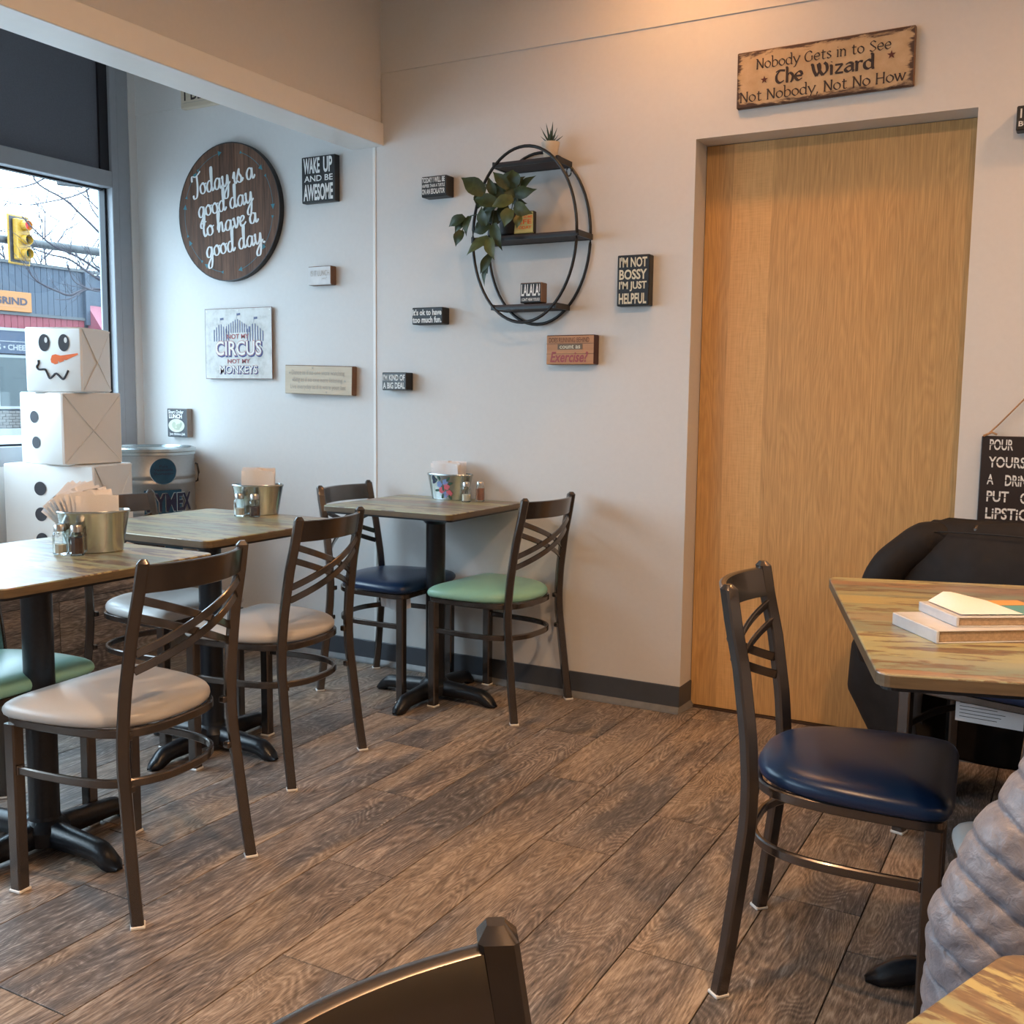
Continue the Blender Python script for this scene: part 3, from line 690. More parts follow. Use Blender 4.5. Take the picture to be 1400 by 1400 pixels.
def chair(label, x, y, deg, seat):
    global _proto
    G = 'cross-back metal cafe chairs'
    if _proto is None:
        _proto = thing('cafe_chair', label, 'chair', (x, y, 0), rad(deg), G)
        for name, me, cap, s, cp in CH:
            o = ob(name, me, _proto)
            if cap:
                fc = ob('foot_cap', capm if name == 'back_leg' else capf, o, (cp[0], cp[1], 0), cp[2]); fc['label'] = 'white plastic glide'
        ob('seat', SEATS[seat], _proto); return _proto
    r = _proto.copy(); COL.objects.link(r); r.location = (x, y, 0); r.rotation_euler = (0, 0, rad(deg)); r['label'] = label
    for chd in list(_proto.children):
        c = chd.copy(); COL.objects.link(c); c.parent = r
        if c.data.name.startswith('seat') and c.name.split('.')[0] == 'seat': c.data = SEATS[seat]
        for g in list(chd.children):
            d = g.copy(); COL.objects.link(d); d.parent = c
    return r
W1 = chair('metal cross-back chair with white-grey seat at the nearest left table, its back to the room', -1.890, 1.768, 185, 'vw')
W2 = chair('metal cross-back chair with white-grey seat at the right side of the middle left table', -2.140, 2.588, 185, 'vw')
G1 = chair('metal cross-back chair with seafoam green seat right of the wall-side table', -1.822, 3.510, 176, 'vt')
B1 = chair('metal cross-back chair with navy seat left of the wall-side table', -2.665, 3.495, 2, 'vn')
T1c = chair('chair with seafoam seat tucked under the nearest left table, half hidden by its column', -2.735, 1.700, 2, 'vt')
W3 = chair('chair with white-grey seat at the window side of the middle left table', -3.065, 2.640, 3, 'vw')
RC = chair('metal cross-back chair with navy seat standing alone in front of the oak door', -0.552, 2.180, 4, 'vn')
CB = chair('navy-seated chair under the black coat on the far side of the right table', -0.107, 3.296, -105.7, 'vn')
PC = chair('white-grey seated chair under the silver puffer jacket', 0.135, 1.642, 104, 'vw')
FG = chair('metal chair cut off at the bottom edge, only back rail and post top showing', -0.304, 0.425, -8, 'vn')
def tag_mesh(w, h):
    m = MB(); n = 6; V = []
    for i in range(n+1):
        for j in (0, 1): V.append(((i/n-.5)*w, .012*sin(i*1.1+j), -h*j*(1-.35*abs(i/n-.5))))
    m.add(V, [(2*i, 2*i+1, 2*i+3, 2*i+2) for i in range(n)])
    me = m.me('care_tag', M['napkin']); return me
tg = ob('care_tag', tag_mesh(.13, .065), B1, (.27, -.12, .422), rad(10)); tg['label'] = 'white cloth care tag hanging below the seat'
tg = ob('care_tag', MB().box(-.085, .085, -.001, .001, -.065, 0).me('care_tag', M['napkin']), CB, (.30, .02, .418), rad(100)); tg['label'] = 'white printed label hanging under the seat'
lines_mb = MB()
for i in range(5): lines_mb.box(-.075, .02+.01*(i % 3), -.0016, .0016, -.052+.0095*i, -.0505+.0095*i)
ob('printed_lines', lines_mb.me('printed_lines', M['ink']), tg)

# ================================================================ tables
def rounded(w, d, r, n=5):
    pts = []
    for cx, cy, a0 in ((w/2-r, d/2-r, 0), (-w/2+r, d/2-r, 90), (-w/2+r, -d/2+r, 180), (w/2-r, -d/2+r, 270)):
        for i in range(n+1):
            a = rad(a0+90*i/n); pts.append((cx+r*cos(a), cy+r*sin(a)))
    return pts
def slab(pts, lay):
    V = []; n = len(pts)
    for k, z in lay:
        for x, y in pts:
            l = sqrt(x*x+y*y); V.append((x*(1-k/l), y*(1-k/l), z))
    m = len(lay)
    F = [(j*n+i, j*n+(i+1) % n, (j+1)*n+(i+1) % n, (j+1)*n+i) for j in range(m-1) for i in range(n)]
    F += [tuple(range(n))[::-1], tuple((m-1)*n+i for i in range(n))]
    return V, F
edge_m = old_wood('brown_edge_band', (0.08, 0.058, 0.034), (0.18, 0.13, 0.075), 0.4, sc=(0.1, 0.1, 1))
def table(label, cx, cy, deg, w, d, H=.787, arms=.285, armdeg=0, texrot=0, off=(0, 0)):
    t = thing('pedestal_table', label, 'table', (cx, cy, 0), rad(deg), 'pedestal tables with reclaimed-wood print tops')
    V, F = slab(rounded(w, d, .028), [(0, H-.022), (0, H-.003), (.0008, H-.001), (.003, H)])
    me = mesh('tabletop', V, F, mat=M['top']); me.materials.append(edge_m)
    n = 24
    for i, p in enumerate(me.polygons):
        if i < n: p.material_index = 1
    ob('tabletop', me, t)
    V, F = slab(rounded(w-.02, d-.02, .02), [(0, H-.030), (0, H-.022)])
    ob('underside', mesh('underside', V, F, mat=M['black']), t)
    ox, oy = off
    m = MB(); m.lathe([(.04, H-.075), (.055, H-.06), (.12, H-.036), (.12, H-.030)], ox, oy, 24)
    ob('mounting_plate', m.me('mounting_plate', M['iron'], True, 40), t)
    ob('column', MB().lathe([(.039, .060), (.039, H-.05)], ox, oy, 28).me('column', M['iron'], True, 40), t)
    ob('base_hub', MB().lathe([(.062, .022), (.064, .06), (.050, .078), (.041, .085), (.039, .095)], ox, oy, 28).me('base_hub', M['iron'], True, 40), t)
    for i in range(4):
        a = rad(armdeg+90*i); A = MB(); V = []
        N = 14
        for j in range(N+1):
            r = .03+(arms-.03)*j/N; q = j/N
            top = .082-.022*q if q < .75 else .0655-.055*((q-.75)/.25)**1.6
            bot = .022 if q < .70 else .022-.019*((q-.70)/.18) if q < .88 else .003
            hw = (.030-.006*q)*(1 if q < .9 else sqrt(max(.05, 1-((q-.9)/.11)**2)))
            for (u, v) in ((-1, 0), (-1, .55), (-.6, .92), (0, 1), (.6, .92), (1, .55), (1, 0)):
                V.append((ox+r*cos(a)-hw*u*sin(a), oy+r*sin(a)+hw*u*cos(a), bot+(top-bot)*v))
        F = [(j*7+k, j*7+k+1, (j+1)*7+k+1, (j+1)*7+k) for j in range(N) for k in range(6)]+[((j)*7+6, j*7, (j+1)*7, (j+1)*7+6) for j in range(N)]
        F += [tuple(range(7)), tuple(N*7+k for k in range(7))[::-1]]
        ob('base_arm', mesh('base_arm', V, F, True, M['iron']), t)
        ob('glide', MB().lathe([(.012, 0), (.012, .004)], ox+(arms-.035)*cos(a), oy+(arms-.035)*sin(a), 10).me('glide', M['black']), t)
    return t
table('nearest left pedestal table with grey-green plank-print top, cut by the left edge', -2.375, 1.740, 0, .64, .645)
table('middle left pedestal table with pale teal top, next to the metal drum', -2.578, 2.560, 0, .655, .665, .785)
table('smaller pedestal table pushed against the back wall between navy and seafoam chairs', -2.300, 3.462, 0, .60, .565, .790, off=(.06, -.01))
table('large olive and rust plank-print pedestal table on the right holding books', .055, 2.292, 16.5, .94, .94, .785, .40, 0)
# foreground table: far-left corner at (-.02,.885)
a = rad(-21.5); ux = Vector((cos(a), sin(a))); vx = Vector((-sin(a), cos(a)))
c = Vector((-.022, .889))+ux*.45-vx*.45
table('yellow-brown plank-print table corner in the bottom right foreground', c.x, c.y, -21.5, .90, .90, .785, .38, 45)

# ================================================================ tabletop things
def oval_bucket(label, x, y, z, deg, L, Wd, Hh, deco=False):
    t = thing('tin_bucket', label, 'bucket', (x, y, z), rad(deg), 'oval tin napkin buckets')
    k0 = .80; m = MB(); seg = 40; n = []
    prof = [(k0*.9, .0), (k0, .002), (k0+.005, .008), (.995, Hh-.006), (1.02, Hh-.004), (1.03, Hh), (1.01, Hh+.003), (.985, Hh-.001), (k0-.01, .01), (0.0, .01)]
    m.lathe(prof, 0, 0, seg, L/2, Wd/2); ob('body', m.me('body', M['galv'], True, 50), t)
    if deco:
        rr = random.Random(5)
        def on(px, pz, dep=.0012):      # pixel-like local (x,z) on the front wall of the oval
            kk = k0+(1-k0)*(pz/Hh)+.006; yy = -Wd/2*kk*sqrt(max(0, 1-(px/(L/2*kk))**2))-dep; return (px, yy, pz)
        for mat, spots, r in ((M['pink'], [(-.012, .042), (.012, .058), (.022, .030)], .014), (M['bluefl'], [(-.022, .066), (.006, .076), (.004, .024)], .013)):
            for cx, cz in spots:
                f = MB()
                for i in range(5):
                    a = 2*pi*i/5; c0 = (cx+r*.55*cos(a), cz+r*.55*sin(a)); pts = [on(c0[0]+r*.5*cos(b), c0[1]+r*.5*sin(b)) for b in [2*pi*q/8 for q in range(8)]]
                    f.add(pts, [tuple(range(8))])
                ob('painted_flower', f.me('painted_flower', mat), t)
        g = MB()
        for cx, cz, a in ((-.024, .092, 2.2), (.020, .088, .9), (-.004, .050, 1.6), (-.034, .040, 3.2), (-.008, .018, 4.4), (.026, .014, 5.2), (.028, .070, .3), (-.046, .086, 2.5)):
            pts = [on(cx+.012*cos(b)*cos(a)-.005*sin(b)*sin(a), cz+.012*cos(b)*sin(a)+.005*sin(b)*cos(a), .0016) for b in [2*pi*q/8 for q in range(8)]]
            g.add(pts, [tuple(range(8))])
        ob('painted_leaves', g.me('painted_leaves', M['greenfl']), t)
        g = MB()
        for cx, cz, a in ((-.052, .088, 1.9), (-.046, .078, .6)):
            g.add([on(cx+.015*cos(b)*cos(a)-.008*sin(b)*sin(a), cz+.015*cos(b)*sin(a)+.008*sin(b)*cos(a), .0016) for b in [2*pi*q/8 for q in range(8)]], [tuple(range(8))])
        ob('painted_butterfly', g.me('painted_butterfly', M['navyink']), t)
    return t
oval_bucket('plain oval tin bucket stuffed with fanned napkins on the nearest left table', -2.350, 1.908, .787, 50, .185, .110, .112)
oval_bucket('plain oval tin bucket on the middle left table', -2.612, 2.838, .785, 38, .180, .105, .108)
oval_bucket('oval tin bucket painted with pink and blue flowers on the wall-side table', -2.312, 3.672, .790, 4, .205, .115, .106, True)
def shaker(label, x, y, z, fill, lvl, H=.084):
    t = thing('glass_shaker', label, 'shaker', (x, y, z), 0.3, 'salt and pepper shakers')
    m = MB(); m.lathe([(.0, .0), (.0165, .0), (.0195, .003), (.0195, .052), (.0175, .060), (.0145, .064), (.0145, .070), (.0125, .070), (.0125, .063), (.0155, .058), (.0172, .050), (.0172, .006), (.0, .006)], seg=10)
    ob('glass_body', m.me('glass_body', M['jar'], True, 30), t)
    ob('contents', MB().lathe([(0, .0065), (.0166, .0065), (.0166, lvl), (0, lvl+.001)], seg=10).me('contents', fill, True, 30), t)
    ob('lid', MB().lathe([(.0155, .064), (.0160, .076), (.0135, .082), (.006, .0845), (0, .085)], seg=18).me('lid', M['cap'], True, 40), t)
    return t
shaker('salt shaker standing left of the pepper on the nearest left table', -2.378, 1.822, .787, M['salt'], .028)
shaker('pepper shaker right of the salt on the nearest left table', -2.328, 1.834, .787, M['pepper'], .048)
shaker('salt shaker left of the pepper on the middle left table', -2.622, 2.753, .785, M['salt'], .03)
shaker('pepper shaker right of the salt on the middle left table', -2.562, 2.766, .785, M['pepper'], .038)
shaker('salt shaker in front of the flowered bucket on the wall-side table', -2.196, 3.612, .790, M['salt'], .032)
shaker('shaker of reddish spice at the right end of the flowered bucket', -2.163, 3.668, .790, M['pinksalt'], .054)
# napkins
def napkin_mesh(w, h, bow, seed):
    r = random.Random(seed); V = []; nx, nz = 8, 6
    for side in (-1, 1):
        for i in range(nx+1):
            for j in range(nz+1):
                u = i/nx-.5; v = j/nz
                V.append((u*w, side*.0022*(1-v**4)+bow*v*v+.002*sin(u*9+seed)*v, v*h-.004*abs(u)*r.random()))
    n = (nx+1)*(nz+1); F = []
    for s in (0, 1):
        for i in range(nx):
            for j in range(nz):
                a = s*n+i*(nz+1)+j; q = (a, a+nz+1, a+nz+2, a+1); F.append(q if s else q[::-1])
    for i in range(nx): a = i*(nz+1)+nz; F.append((a, a+nz+1, a+nz+1+n, a+n))
    return mesh('napkin', V, F, True, M['napkin'])
def napkins(label, group, x, y, z, deg, n, w, h, spread, lean=0.0, fan=0.0):
    for i in range(n):
        me = napkin_mesh(w*(1-.03*(i % 2)), h+.003*((i*5) % 3), 0.0, i)
        q = (i-(n-1)/2)/max(1, n)
        o = ob('paper_napkin', me); o['label'] = label; o['category'] = 'napkin'; o['group'] = group
        c, s = cos(rad(deg)), sin(rad(deg))
        o.location = (x-s*q*spread, y+c*q*spread, z+.45*w*sin(abs(lean+fan*q)))
        o.rotation_euler = (Matrix.Rotation(rad(deg), 3, 'Z') @ Matrix.Rotation(lean+fan*q, 3, 'Y') @ Matrix.Rotation(-q*.35, 3, 'X')).to_euler()
# fanned napkins leaning left out of the nearest bucket
napkins('white folded napkin fanned out of the bucket on the nearest left table', 'napkins in the nearest bucket', -2.345, 1.918, .803, 50, 9, .108, .145, .050, -.42, -.95)
napkins('white folded napkin standing in the bucket on the middle left table', 'napkins in the middle bucket', -2.612, 2.838, .800, 38, 8, .115, .148, .050, 0.03)
napkins('white folded napkin standing in the flowered bucket', 'napkins in the flowered bucket', -2.318, 3.672, .804, 4, 8, .128, .142, .050, 0.0)

# books on the right table
def book(label, name, x, y, z, deg, w, l, th, cov, spine=None):
    t = thing(name, label, 'book', (x, y, z), rad(deg), 'books on the right table')
    ob('page_block', MB().box(.004, w-.003, .003, l-.003, .0025, th-.0025, .001).me('page_block', M['pages']), t)
    ob('front_cover', MB().box(0, w, 0, l, th-.0022, th, .0008).me('front_cover', cov), t)
    ob('back_cover', MB().box(0, w, 0, l, 0, .0022, .0008).me('back_cover', cov), t)
    ob('spine', MB().box(-.003, .003, 0, l, 0, th, .0015).me('spine', spine or cov), t)
    return t
# local +x runs along (.78,.63), spine at x=0 running along +y = (-.54,.84)
b1 = book('thick white paperback lying at the bottom of the pile on the right table', 'paperback_book', -.203, 1.980, .785, 36, .21, .165, .024, M['bookw'])
b2 = book('white paperback with teal cover lying on top of the thicker one', 'paperback_book', -.176, 2.030, .8092, 33, .20, .150, .019, M['bookw'])
ob('cover_art', MB().box(.07, .198, .015, .148, .0191, .0200).me('cover_art', M['tealcov']), b2)
ob('cover_corner', MB().box(.12, .198, .10, .148, .0201, .0206).me('cover_corner', M['orcov']), b2)
pg = MB(); V = []; 
for i in range(9):
    for j in range(9):
        u, v = i/8, j/8; V.append((-.002+.12*u, .002+.13*v, .0215+.030*max(0, v-.25)**1.3*max(0, 1-abs(u-.28)/(.28 if u < .28 else .72))))
pg.add(V, [(i*9+j, (i+1)*9+j, (i+1)*9+j+1, i*9+j+1) for i in range(8) for j in range(8)])
o = thing('loose_pamphlet', 'white folded pamphlet curling up on top of the books', 'paper', (-.170, 2.045, .8092), rad(33)); 
ob('sheet', pg.me('sheet', M['napkin'], True), o)

# ================================================================ wall decor
def wall_thing(name, label, cat, xc, zc, depth, w, h, face, side=None, group=None, rot=0.0, bev=.003, yb=YW):
    """thing whose origin is the centre of its front face; local x right, z up, -y towards the room"""
    t = thing(name, label, cat, (xc, yb-depth, zc), 0, group)
    if rot: t.rotation_euler = (0, rot, 0)
    me = MB().box(-w/2, w/2, 0, depth, -h/2, h/2, bev).me('panel', [face, side or face])
    if side:
        for p in me.polygons:
            if p.normal.y > -0.5: p.material_index = 1
    ob('panel', me, t)
    return t
def letters(t, lines, mat, name='lettering', mb=None, z=.0012):
    for L in lines:
        m = text_mb([L], None, z); m.V = [(x, -zz, y) for x, y, zz in m.V]
        o = ob(name, m.me(name, mat), t)
    return o
def flat(t, mb, mat, name): 
    mb.V = [(x, -z, y) for x, y, z in mb.V]; return ob(name, mb.me(name, mat), t)
G = 'small box signs on the back wall'
t = wall_thing('box_sign', 'square black box sign reading WAKE UP AND BE AWESOME', 'sign', -3.043, 2.175, .035, .189, .200, M['black'], None, G)
letters(t, [('WAKE', -.036, .060, .092, .068, .03), ('UP', .055, .060, .050, .068, .03), ('AWESOME', 0, -.056, .166, .072, .03)], M['letter'])
letters(t, [('AND BE', .002, .004, .160, .026, .012)], M['letter'], 'serif_lettering')
t = wall_thing('box_sign', 'small white block sign reading IS IT LUNCH, below the WAKE UP sign', 'sign', -3.037, 1.753, .040, .130, .083, plain('white_block', (.70, .70, .70), .5), M['brownedge'], G)
letters(t, [('IS IT LUNCH', .004, .010, .105, .024, -.005), ('yet?', .028, -.014, .030, .014, -.005)], M['greyink'])
t = wall_thing('plank_sign', 'cream wooden plank sign with three faint grey script lines, nailed slightly crooked', 'sign', -3.055, 1.288, .035, .390, .131, M['pine'], M['brownedge'], None, rad(1.3))
letters(t, [('Dance as if no one were watching', .0, .030, .305, .028, .0), ('Sing as if no one were listening', .0, -.002, .280, .028, .0), ('Live everyday as if it were your last', .0, -.034, .320, .028, .0)], M['greyink'])
m = MB(); star(m, -.165, .030, .007); star(m, -.145, -.002, .007); star(m, .155, -.002, .007); star(m, -.03, .053, .007); star(m, .05, -.054, .007); flat(t, m, M['greyink'], 'stars')
t = wall_thing('box_sign', 'black box sign reading TODAY I WILL BE, left of the oval wall shelf', 'sign', -2.414, 2.086, .060, .124, .083, M['black'], None, G)
letters(t, [('TODAY I WILL BE', -.002, .026, .112, .022, .03), ('HAPPIER THAN A TURTLE', -.002, .003, .112, .014, .02), ('ON AN ESCALATOR', -.002, -.020, .112, .022, .03)], M['letter'])
t = wall_thing('box_sign', 'low black box sign reading It\'s ok to have too much fun', 'sign', -2.449, 1.558, .055, .154, .070, M['black'], None, G)
letters(t, [("It's ok to have", 0, .015, .145, .026, .035), ('too much fun.', 0, -.016, .145, .026, .035)], M['letter'])
t = wall_thing('box_sign', 'small black box sign reading I\'M KIND OF A BIG DEAL above the wall-side table', 'sign', -2.620, 1.283, .055, .127, .076, plain('grey_black_paint', (.05, .05, .052), .35), M['black'], G)
letters(t, [("I'M KIND OF", 0, .016, .115, .027, .03), ('A BIG DEAL', 0, -.018, .115, .027, .03)], M['letter'])
t = wall_thing('box_sign', 'tall black box sign reading I\'M NOT BOSSY I\'M JUST HELPFUL, left of the door', 'sign', -1.524, 1.666, .045, .130, .190, M['black'], None, G)
letters(t, [("I'M NOT", 0, .068, .112, .038, .028), ('BOSSY', 0, .022, .112, .038, .028), ("I'M JUST", 0, -.022, .112, .038, .028), ('HELPFUL', 0, -.068, .112, .040, .028)], M['cream'])
t = wall_thing('plank_sign', 'reddish pine block sign asking Does running behind count as Exercise?', 'sign', -1.783, 1.409, .045, .209, .115, M['redwood'], plain('dark_red_edge', (.06, .015, .012), .5), G)
m = MB(); m.add([(x, y, .0012) for x, y in ((-.054, .001), (.054, .001), (.054, .022), (-.054, .022))], [(0, 1, 2, 3)]); flat(t, m, plain('taupe_banner', (.16, .11, .07), .6), 'banner')
letters(t, [('DOES RUNNING BEHIND', -.005, .038, .175, .019, .0)], plain('brown_ink', (.14, .06, .03), .6))
letters(t, [('count as', .0, .0115, .090, .015, .02)], M['cream'], 'banner_lettering', z=.0022)
letters(t, [('Exercise?', -.004, -.028, .165, .042, .02, .25)], M['redink'], 'script_lettering')
m = MB(); 
for z in (.024, -.016): m.add([(x, y, .0008) for x, y in ((-.104, z-.0006), (.104, z-.0006), (.104, z+.0006), (-.104, z+.0006))], [(0, 1, 2, 3)])
flat(t, m, M['ink'], 'board_joints')
t = wall_thing('plank_sign', 'tan distressed board over the door reading Nobody Gets in to See The Wizard', 'sign', -.8555, 2.3515, .020, .597, .192, M['wiz'], M['brownedge'], None, rad(-.6))
flat(t, roman_mb('Nobody Gets in to See', -.002, .032, .0225, .455, MB(), pen=.20), M['ink'], 'lettering')
flat(t, roman_mb('Not Nobody, Not No How', -.006, -.076, .0235, .560, MB(), pen=.20), M['ink'], 'lettering')
flat(t, roman_mb('The', -.112, -.026, .0285, .098, MB(), pen=.33), M['ink'], 'bold_lettering')
flat(t, roman_mb('Wizard', .070, -.022, .0285, .210, MB(), pen=.33), M['ink'], 'bold_lettering')
m = MB(); star(m, -.20, -.008, .014); star(m, .225, .012, .015); flat(t, m, plain('rust_star', (.12, .03, .02), .6), 'stars')
t = wall_thing('box_sign', 'small grey Short Order LUNCH block sign above the metal drum', 'sign', -3.949, 1.075, .035, .139, .142, plain('charcoal_print', (.055, .06, .07), .5), plain('taupe_edge', (.30, .26, .23), .6), G)
letters(t, [('Short Order', -.006, .054, .105, .018, .03), ('LUNCH', -.010, .032, .090, .022, .05), ('Just gimme a Job', .0, -.057, .105, .016, .02)], M['letter'])
m = MB(); disc(m, -.004, -.014, .055, .033); flat(t, m, plain('pale_plate', (.66, .70, .56), .5), 'oval_plate')
m = MB()
for cx, cz, rx, rz in ((-.02, -.012, .014, .016), (.012, -.016, .018, .012), (.0, -.030, .022, .006), (.028, -.006, .008, .01)): disc(m, cx, cz, rx, rz, 14, .0022)
flat(t, m, plain('pale_green_print', (.46, .50, .38), .6), 'plate_print')
t = wall_thing('plank_sign', 'black board on jute twine starting POUR YOURSELF A DRINK, right of the door', 'sign', -.105, .862, .012, .360, .500, plain('brown_black_board', (.022, .013, .012), .5), None)
t.location.y = YW-.025
L = [('POUR', -.120, .222, .070, .036), ('YOURSELF', -.076, .165, .158, .036), ('A', -.147, .108, .020, .034), ('DRiNK', -.060, .106, .085, .036), ('PUT', -.122, .052, .066, .036), ('ON', -.030, .050, .050, .036),
     ('LiPSTiCK', -.078, -.004, .155, .038), ('PULL', -.122, -.060, .075, .036), ('YOUR', .000, -.062, .080, .036), ('TOGETHER', -.068, -.118, .178, .040)]
lt = letters(t, [(a, b, c2, d, e, .018) for a, b, c2, d, e in L], M['letter'])
m = MB()
for a, b, c2, d, e in L: m.add([(b-d/2, c2-.0015, .0018), (b+d/2, c2-.0045, .0018), (b+d/2, c2-.0015, .0018), (b-d/2, c2+.0015, .0018)], [(0, 1, 2, 3)])
flat(t, m, plain('brown_black_gap', (.022, .013, .012), .5), 'stencil_bridges')
tw = MB(); tw.tube([(-.165, -.004, .252), (-.13, -.006, .29), (-.05, -.006, .385), (0.0, -.002, .44), (.05, -.006, .385), (.165, -.004, .252)], .003, 6); tw.tube([(-.175, -.004, .250), (-.150, -.008, .262), (-.135, -.004, .255)], .004, 6)
ob('twine', tw.me('twine', M['twine'], True), t)
t = wall_thing('box_sign', 'black box sign cut off by the right edge, high beside the door', 'sign', -.165, 2.110, .050, .150, .075, M['black'], None, G)
letters(t, [("I DON'T", -.012, .014, .105, .030, .03), ('BUTT IN', -.018, -.018, .100, .016, .02)], M['letter'])
t = wall_thing('plank_sign', 'cream plaque high behind the beam, only its lower corner showing BE letters', 'sign', -3.700, 2.650, .030, .360, .150, M['pine'], None, None)
letters(t, [('I BELIEVE', .0, -.010, .310, .062, .01)], M['ink'])
m = MB(); m.add([(x, y, .001) for x, y in ((-.16, -.052), (.16, -.052), (.16, -.050), (-.16, -.050))], [(0, 1, 2, 3)]); flat(t, m, M['greyink'], 'rule_line')
# circus tin
t = thing('tin_sign', 'square tin sign reading NOT MY CIRCUS NOT MY MONKEYS', 'sign', (-3.553, YW-.016, 1.460))
ob('panel', MB().box(-.211, .211, 0, .004, -.166, .166, .001).me('panel', M['tin']), t)
ob('rim', MB().sweep([(-.211, .002, -.166), (.211, .002, -.166), (.211, .002, .166), (-.211, .002, .166)], rsec(.004, .005, .001), up=(0, 1, 0), closed=True).me('rim', plain('rusted_rim', (.20, .12, .11), .5)), t)
for x, z in ((-.2, .155), (.2, .155), (0, .155), (-.2, -.155)): ob('nail_hole', disc(MB(), x, z, .004, .004, 10).tr(Matrix(((1, 0, 0, 0), (0, 0, -1, 0), (0, 1, 0, 0), (0, 0, 0, 1)))).me('nail_hole', M['letter']), t)
def tent(x0, x1, xa, ztop, zb, zs, n):
    m = MB()
    for i in range(n):
        if i % 2: continue
        a = x0+(x1-x0)*i/n; b = x0+(x1-x0)*(i+.75)/n
        am, bm = xa+(a-xa)*.62, xa+(b-xa)*.62
        zm = lambda x: ztop-(ztop-zs)*abs(x-xa)/max(abs(x1-xa), abs(x0-xa))
        m.add([(xa, ztop, .001), (a, zm(a), .001), (b, zm(b), .001)], [(0, 1, 2)])
        m.add([(a, zm(a), .001), (a, zb, .001), (b, zb, .001), (b, zm(b), .001)], [(0, 1, 2, 3)])
    return m
m = tent(-.155, -.055, -.112, .098, .012, .055, 13); m2 = tent(-.075, .075, -.005, .118, .052, .078, 21); m3 = tent(.058, .162, .102, .098, .010, .055, 13)
for q in (m2, m3): m.add(q.V, q.F)
for x, z in ((-.112, .098), (-.005, .118), (.102, .098)): m.add([(x-.0007, z, .001), (x+.0007, z, .001), (x+.0007, z+.026, .001), (x-.0007, z+.026, .001)], [(0, 1, 2, 3)]); m.add([(x, z+.014, .001), (x+.022, z+.016, .001), (x+.022, z+.026, .001), (x, z+.024, .001)], [(0, 1, 2, 3)])
flat(t, m, plain('faded_blue_print', (.12, .14, .26), .6), 'tent_print')
letters(t, [('NOT MY', .0, .034, .140, .022, .015), ('NOT MY', .003, -.083, .142, .021, .015)], M['redink'])
letters(t, [('CIRCUS', .006, -.026, .300, .078, .055), ('MONKEYS', .003, -.125, .245, .042, .05)], M['blueink'], 'shadow_lettering', z=.0008)
letters(t, [('CIRCUS', .001, -.021, .295, .074, .035), ('MONKEYS', .000, -.122, .242, .040, .02)], plain('faded_pink', (.55, .33, .30), .6), 'lettering_fill', z=.0014)
letters(t, [('CIRCUS', .001, -.021, .290, .066, .0), ('MONKEYS', .000, -.122, .238, .035, .0)], M['letter'], 'lettering_inner', z=.0020)
# round plank sign
t = thing('round_sign', 'round brown plank sign reading Today is a good day to have a good day', 'sign', (-3.589, YW-.030, 2.072))
R0 = .316
xs = [-R0+2*R0*i/7 for i in range(8)]
for a, b in zip(xs[:-1], xs[1:]):
    pts = []; n = 10
    for i in range(n+1): x = a+.0006+(b-a-.0012)*i/n; pts.append((x, sqrt(max(0, R0*R0-x*x))))
    for i in range(n+1): x = b-.0006-(b-a-.0012)*i/n; pts.append((x, -sqrt(max(0, R0*R0-x*x))))
    V = [(x, 0, z) for x, z in pts]+[(x, .024, z) for x, z in pts]; N = len(pts)
    F = [tuple(range(N)), tuple(range(N, 2*N))[::-1]]+[(i, i+N, (i+1) % N+N, (i+1) % N) for i in range(N)]
    ob('plank', mesh('plank', V, F, mat=M['signwood']), t)
ob('edge_band', MB().sweep([(R0*1.003*cos(2*pi*i/64), .014, R0*1.003*sin(2*pi*i/64)) for i in range(64)], rsec(.005, .030, .001), up=(0, 1, 0), closed=True).me('edge_band', M['black'], True, 40), t)
m = MB()
script_mb('Today is a', -.205, .118, .050, .395, m, .001)
script_mb('good day', -.185, .012, .048, .350, m, .001)
script_mb('to have a', -.175, -.082, .046, .355, m, .001)
script_mb('good day.', -.165, -.183, .048, .370, m, .001)
m.V = [(x*cos(rad(8))-y*sin(rad(8)), x*sin(rad(8))+y*cos(rad(8)), z) for x, y, z in m.V]
flat(t, m, M['letter'], 'script_lettering')
m = MB()
for i, (a0, a1) in enumerate(((100, 132), (138, 162), (172, 200), (208, 232), (240, 262), (286, 312), (322, 352), (2, 32), (42, 72))):
    r1 = .278; n = 8; sg = -1
    P = [(r1*cos(rad(a0+(a1-a0)*k/n)), r1*sin(rad(a0+(a1-a0)*k/n))) for k in range(n+1)]
    V = []
    for k, (x, y) in enumerate(P): l = sqrt(x*x+y*y); V += [(x*(1-.0035), y*(1-.0035), .001), (x*(1+.0035), y*(1+.0035), .001)]
    m.add(V, [(2*k, 2*k+1, 2*k+3, 2*k+2) for k in range(n)])
    for (ax, sg, sz) in ((a0, 1, .017), (a1, 1, .011)):
        x, y = r1*cos(rad(ax)), r1*sin(rad(ax)); tx, ty = sin(rad(ax)), -cos(rad(ax)); nx, ny = cos(rad(ax)), sin(rad(ax))
        m.add([(x+tx*sz*sg, y+ty*sz*sg, .0012), (x-tx*sz*.4+nx*sz*.7, y-ty*sz*.4+ny*sz*.7, .0012), (x-tx*sz*.4-nx*sz*.7, y-ty*sz*.4-ny*sz*.7, .0012)], [(0, 1, 2)])
flat(t, m, M['teal_ink'], 'arrow_ring')

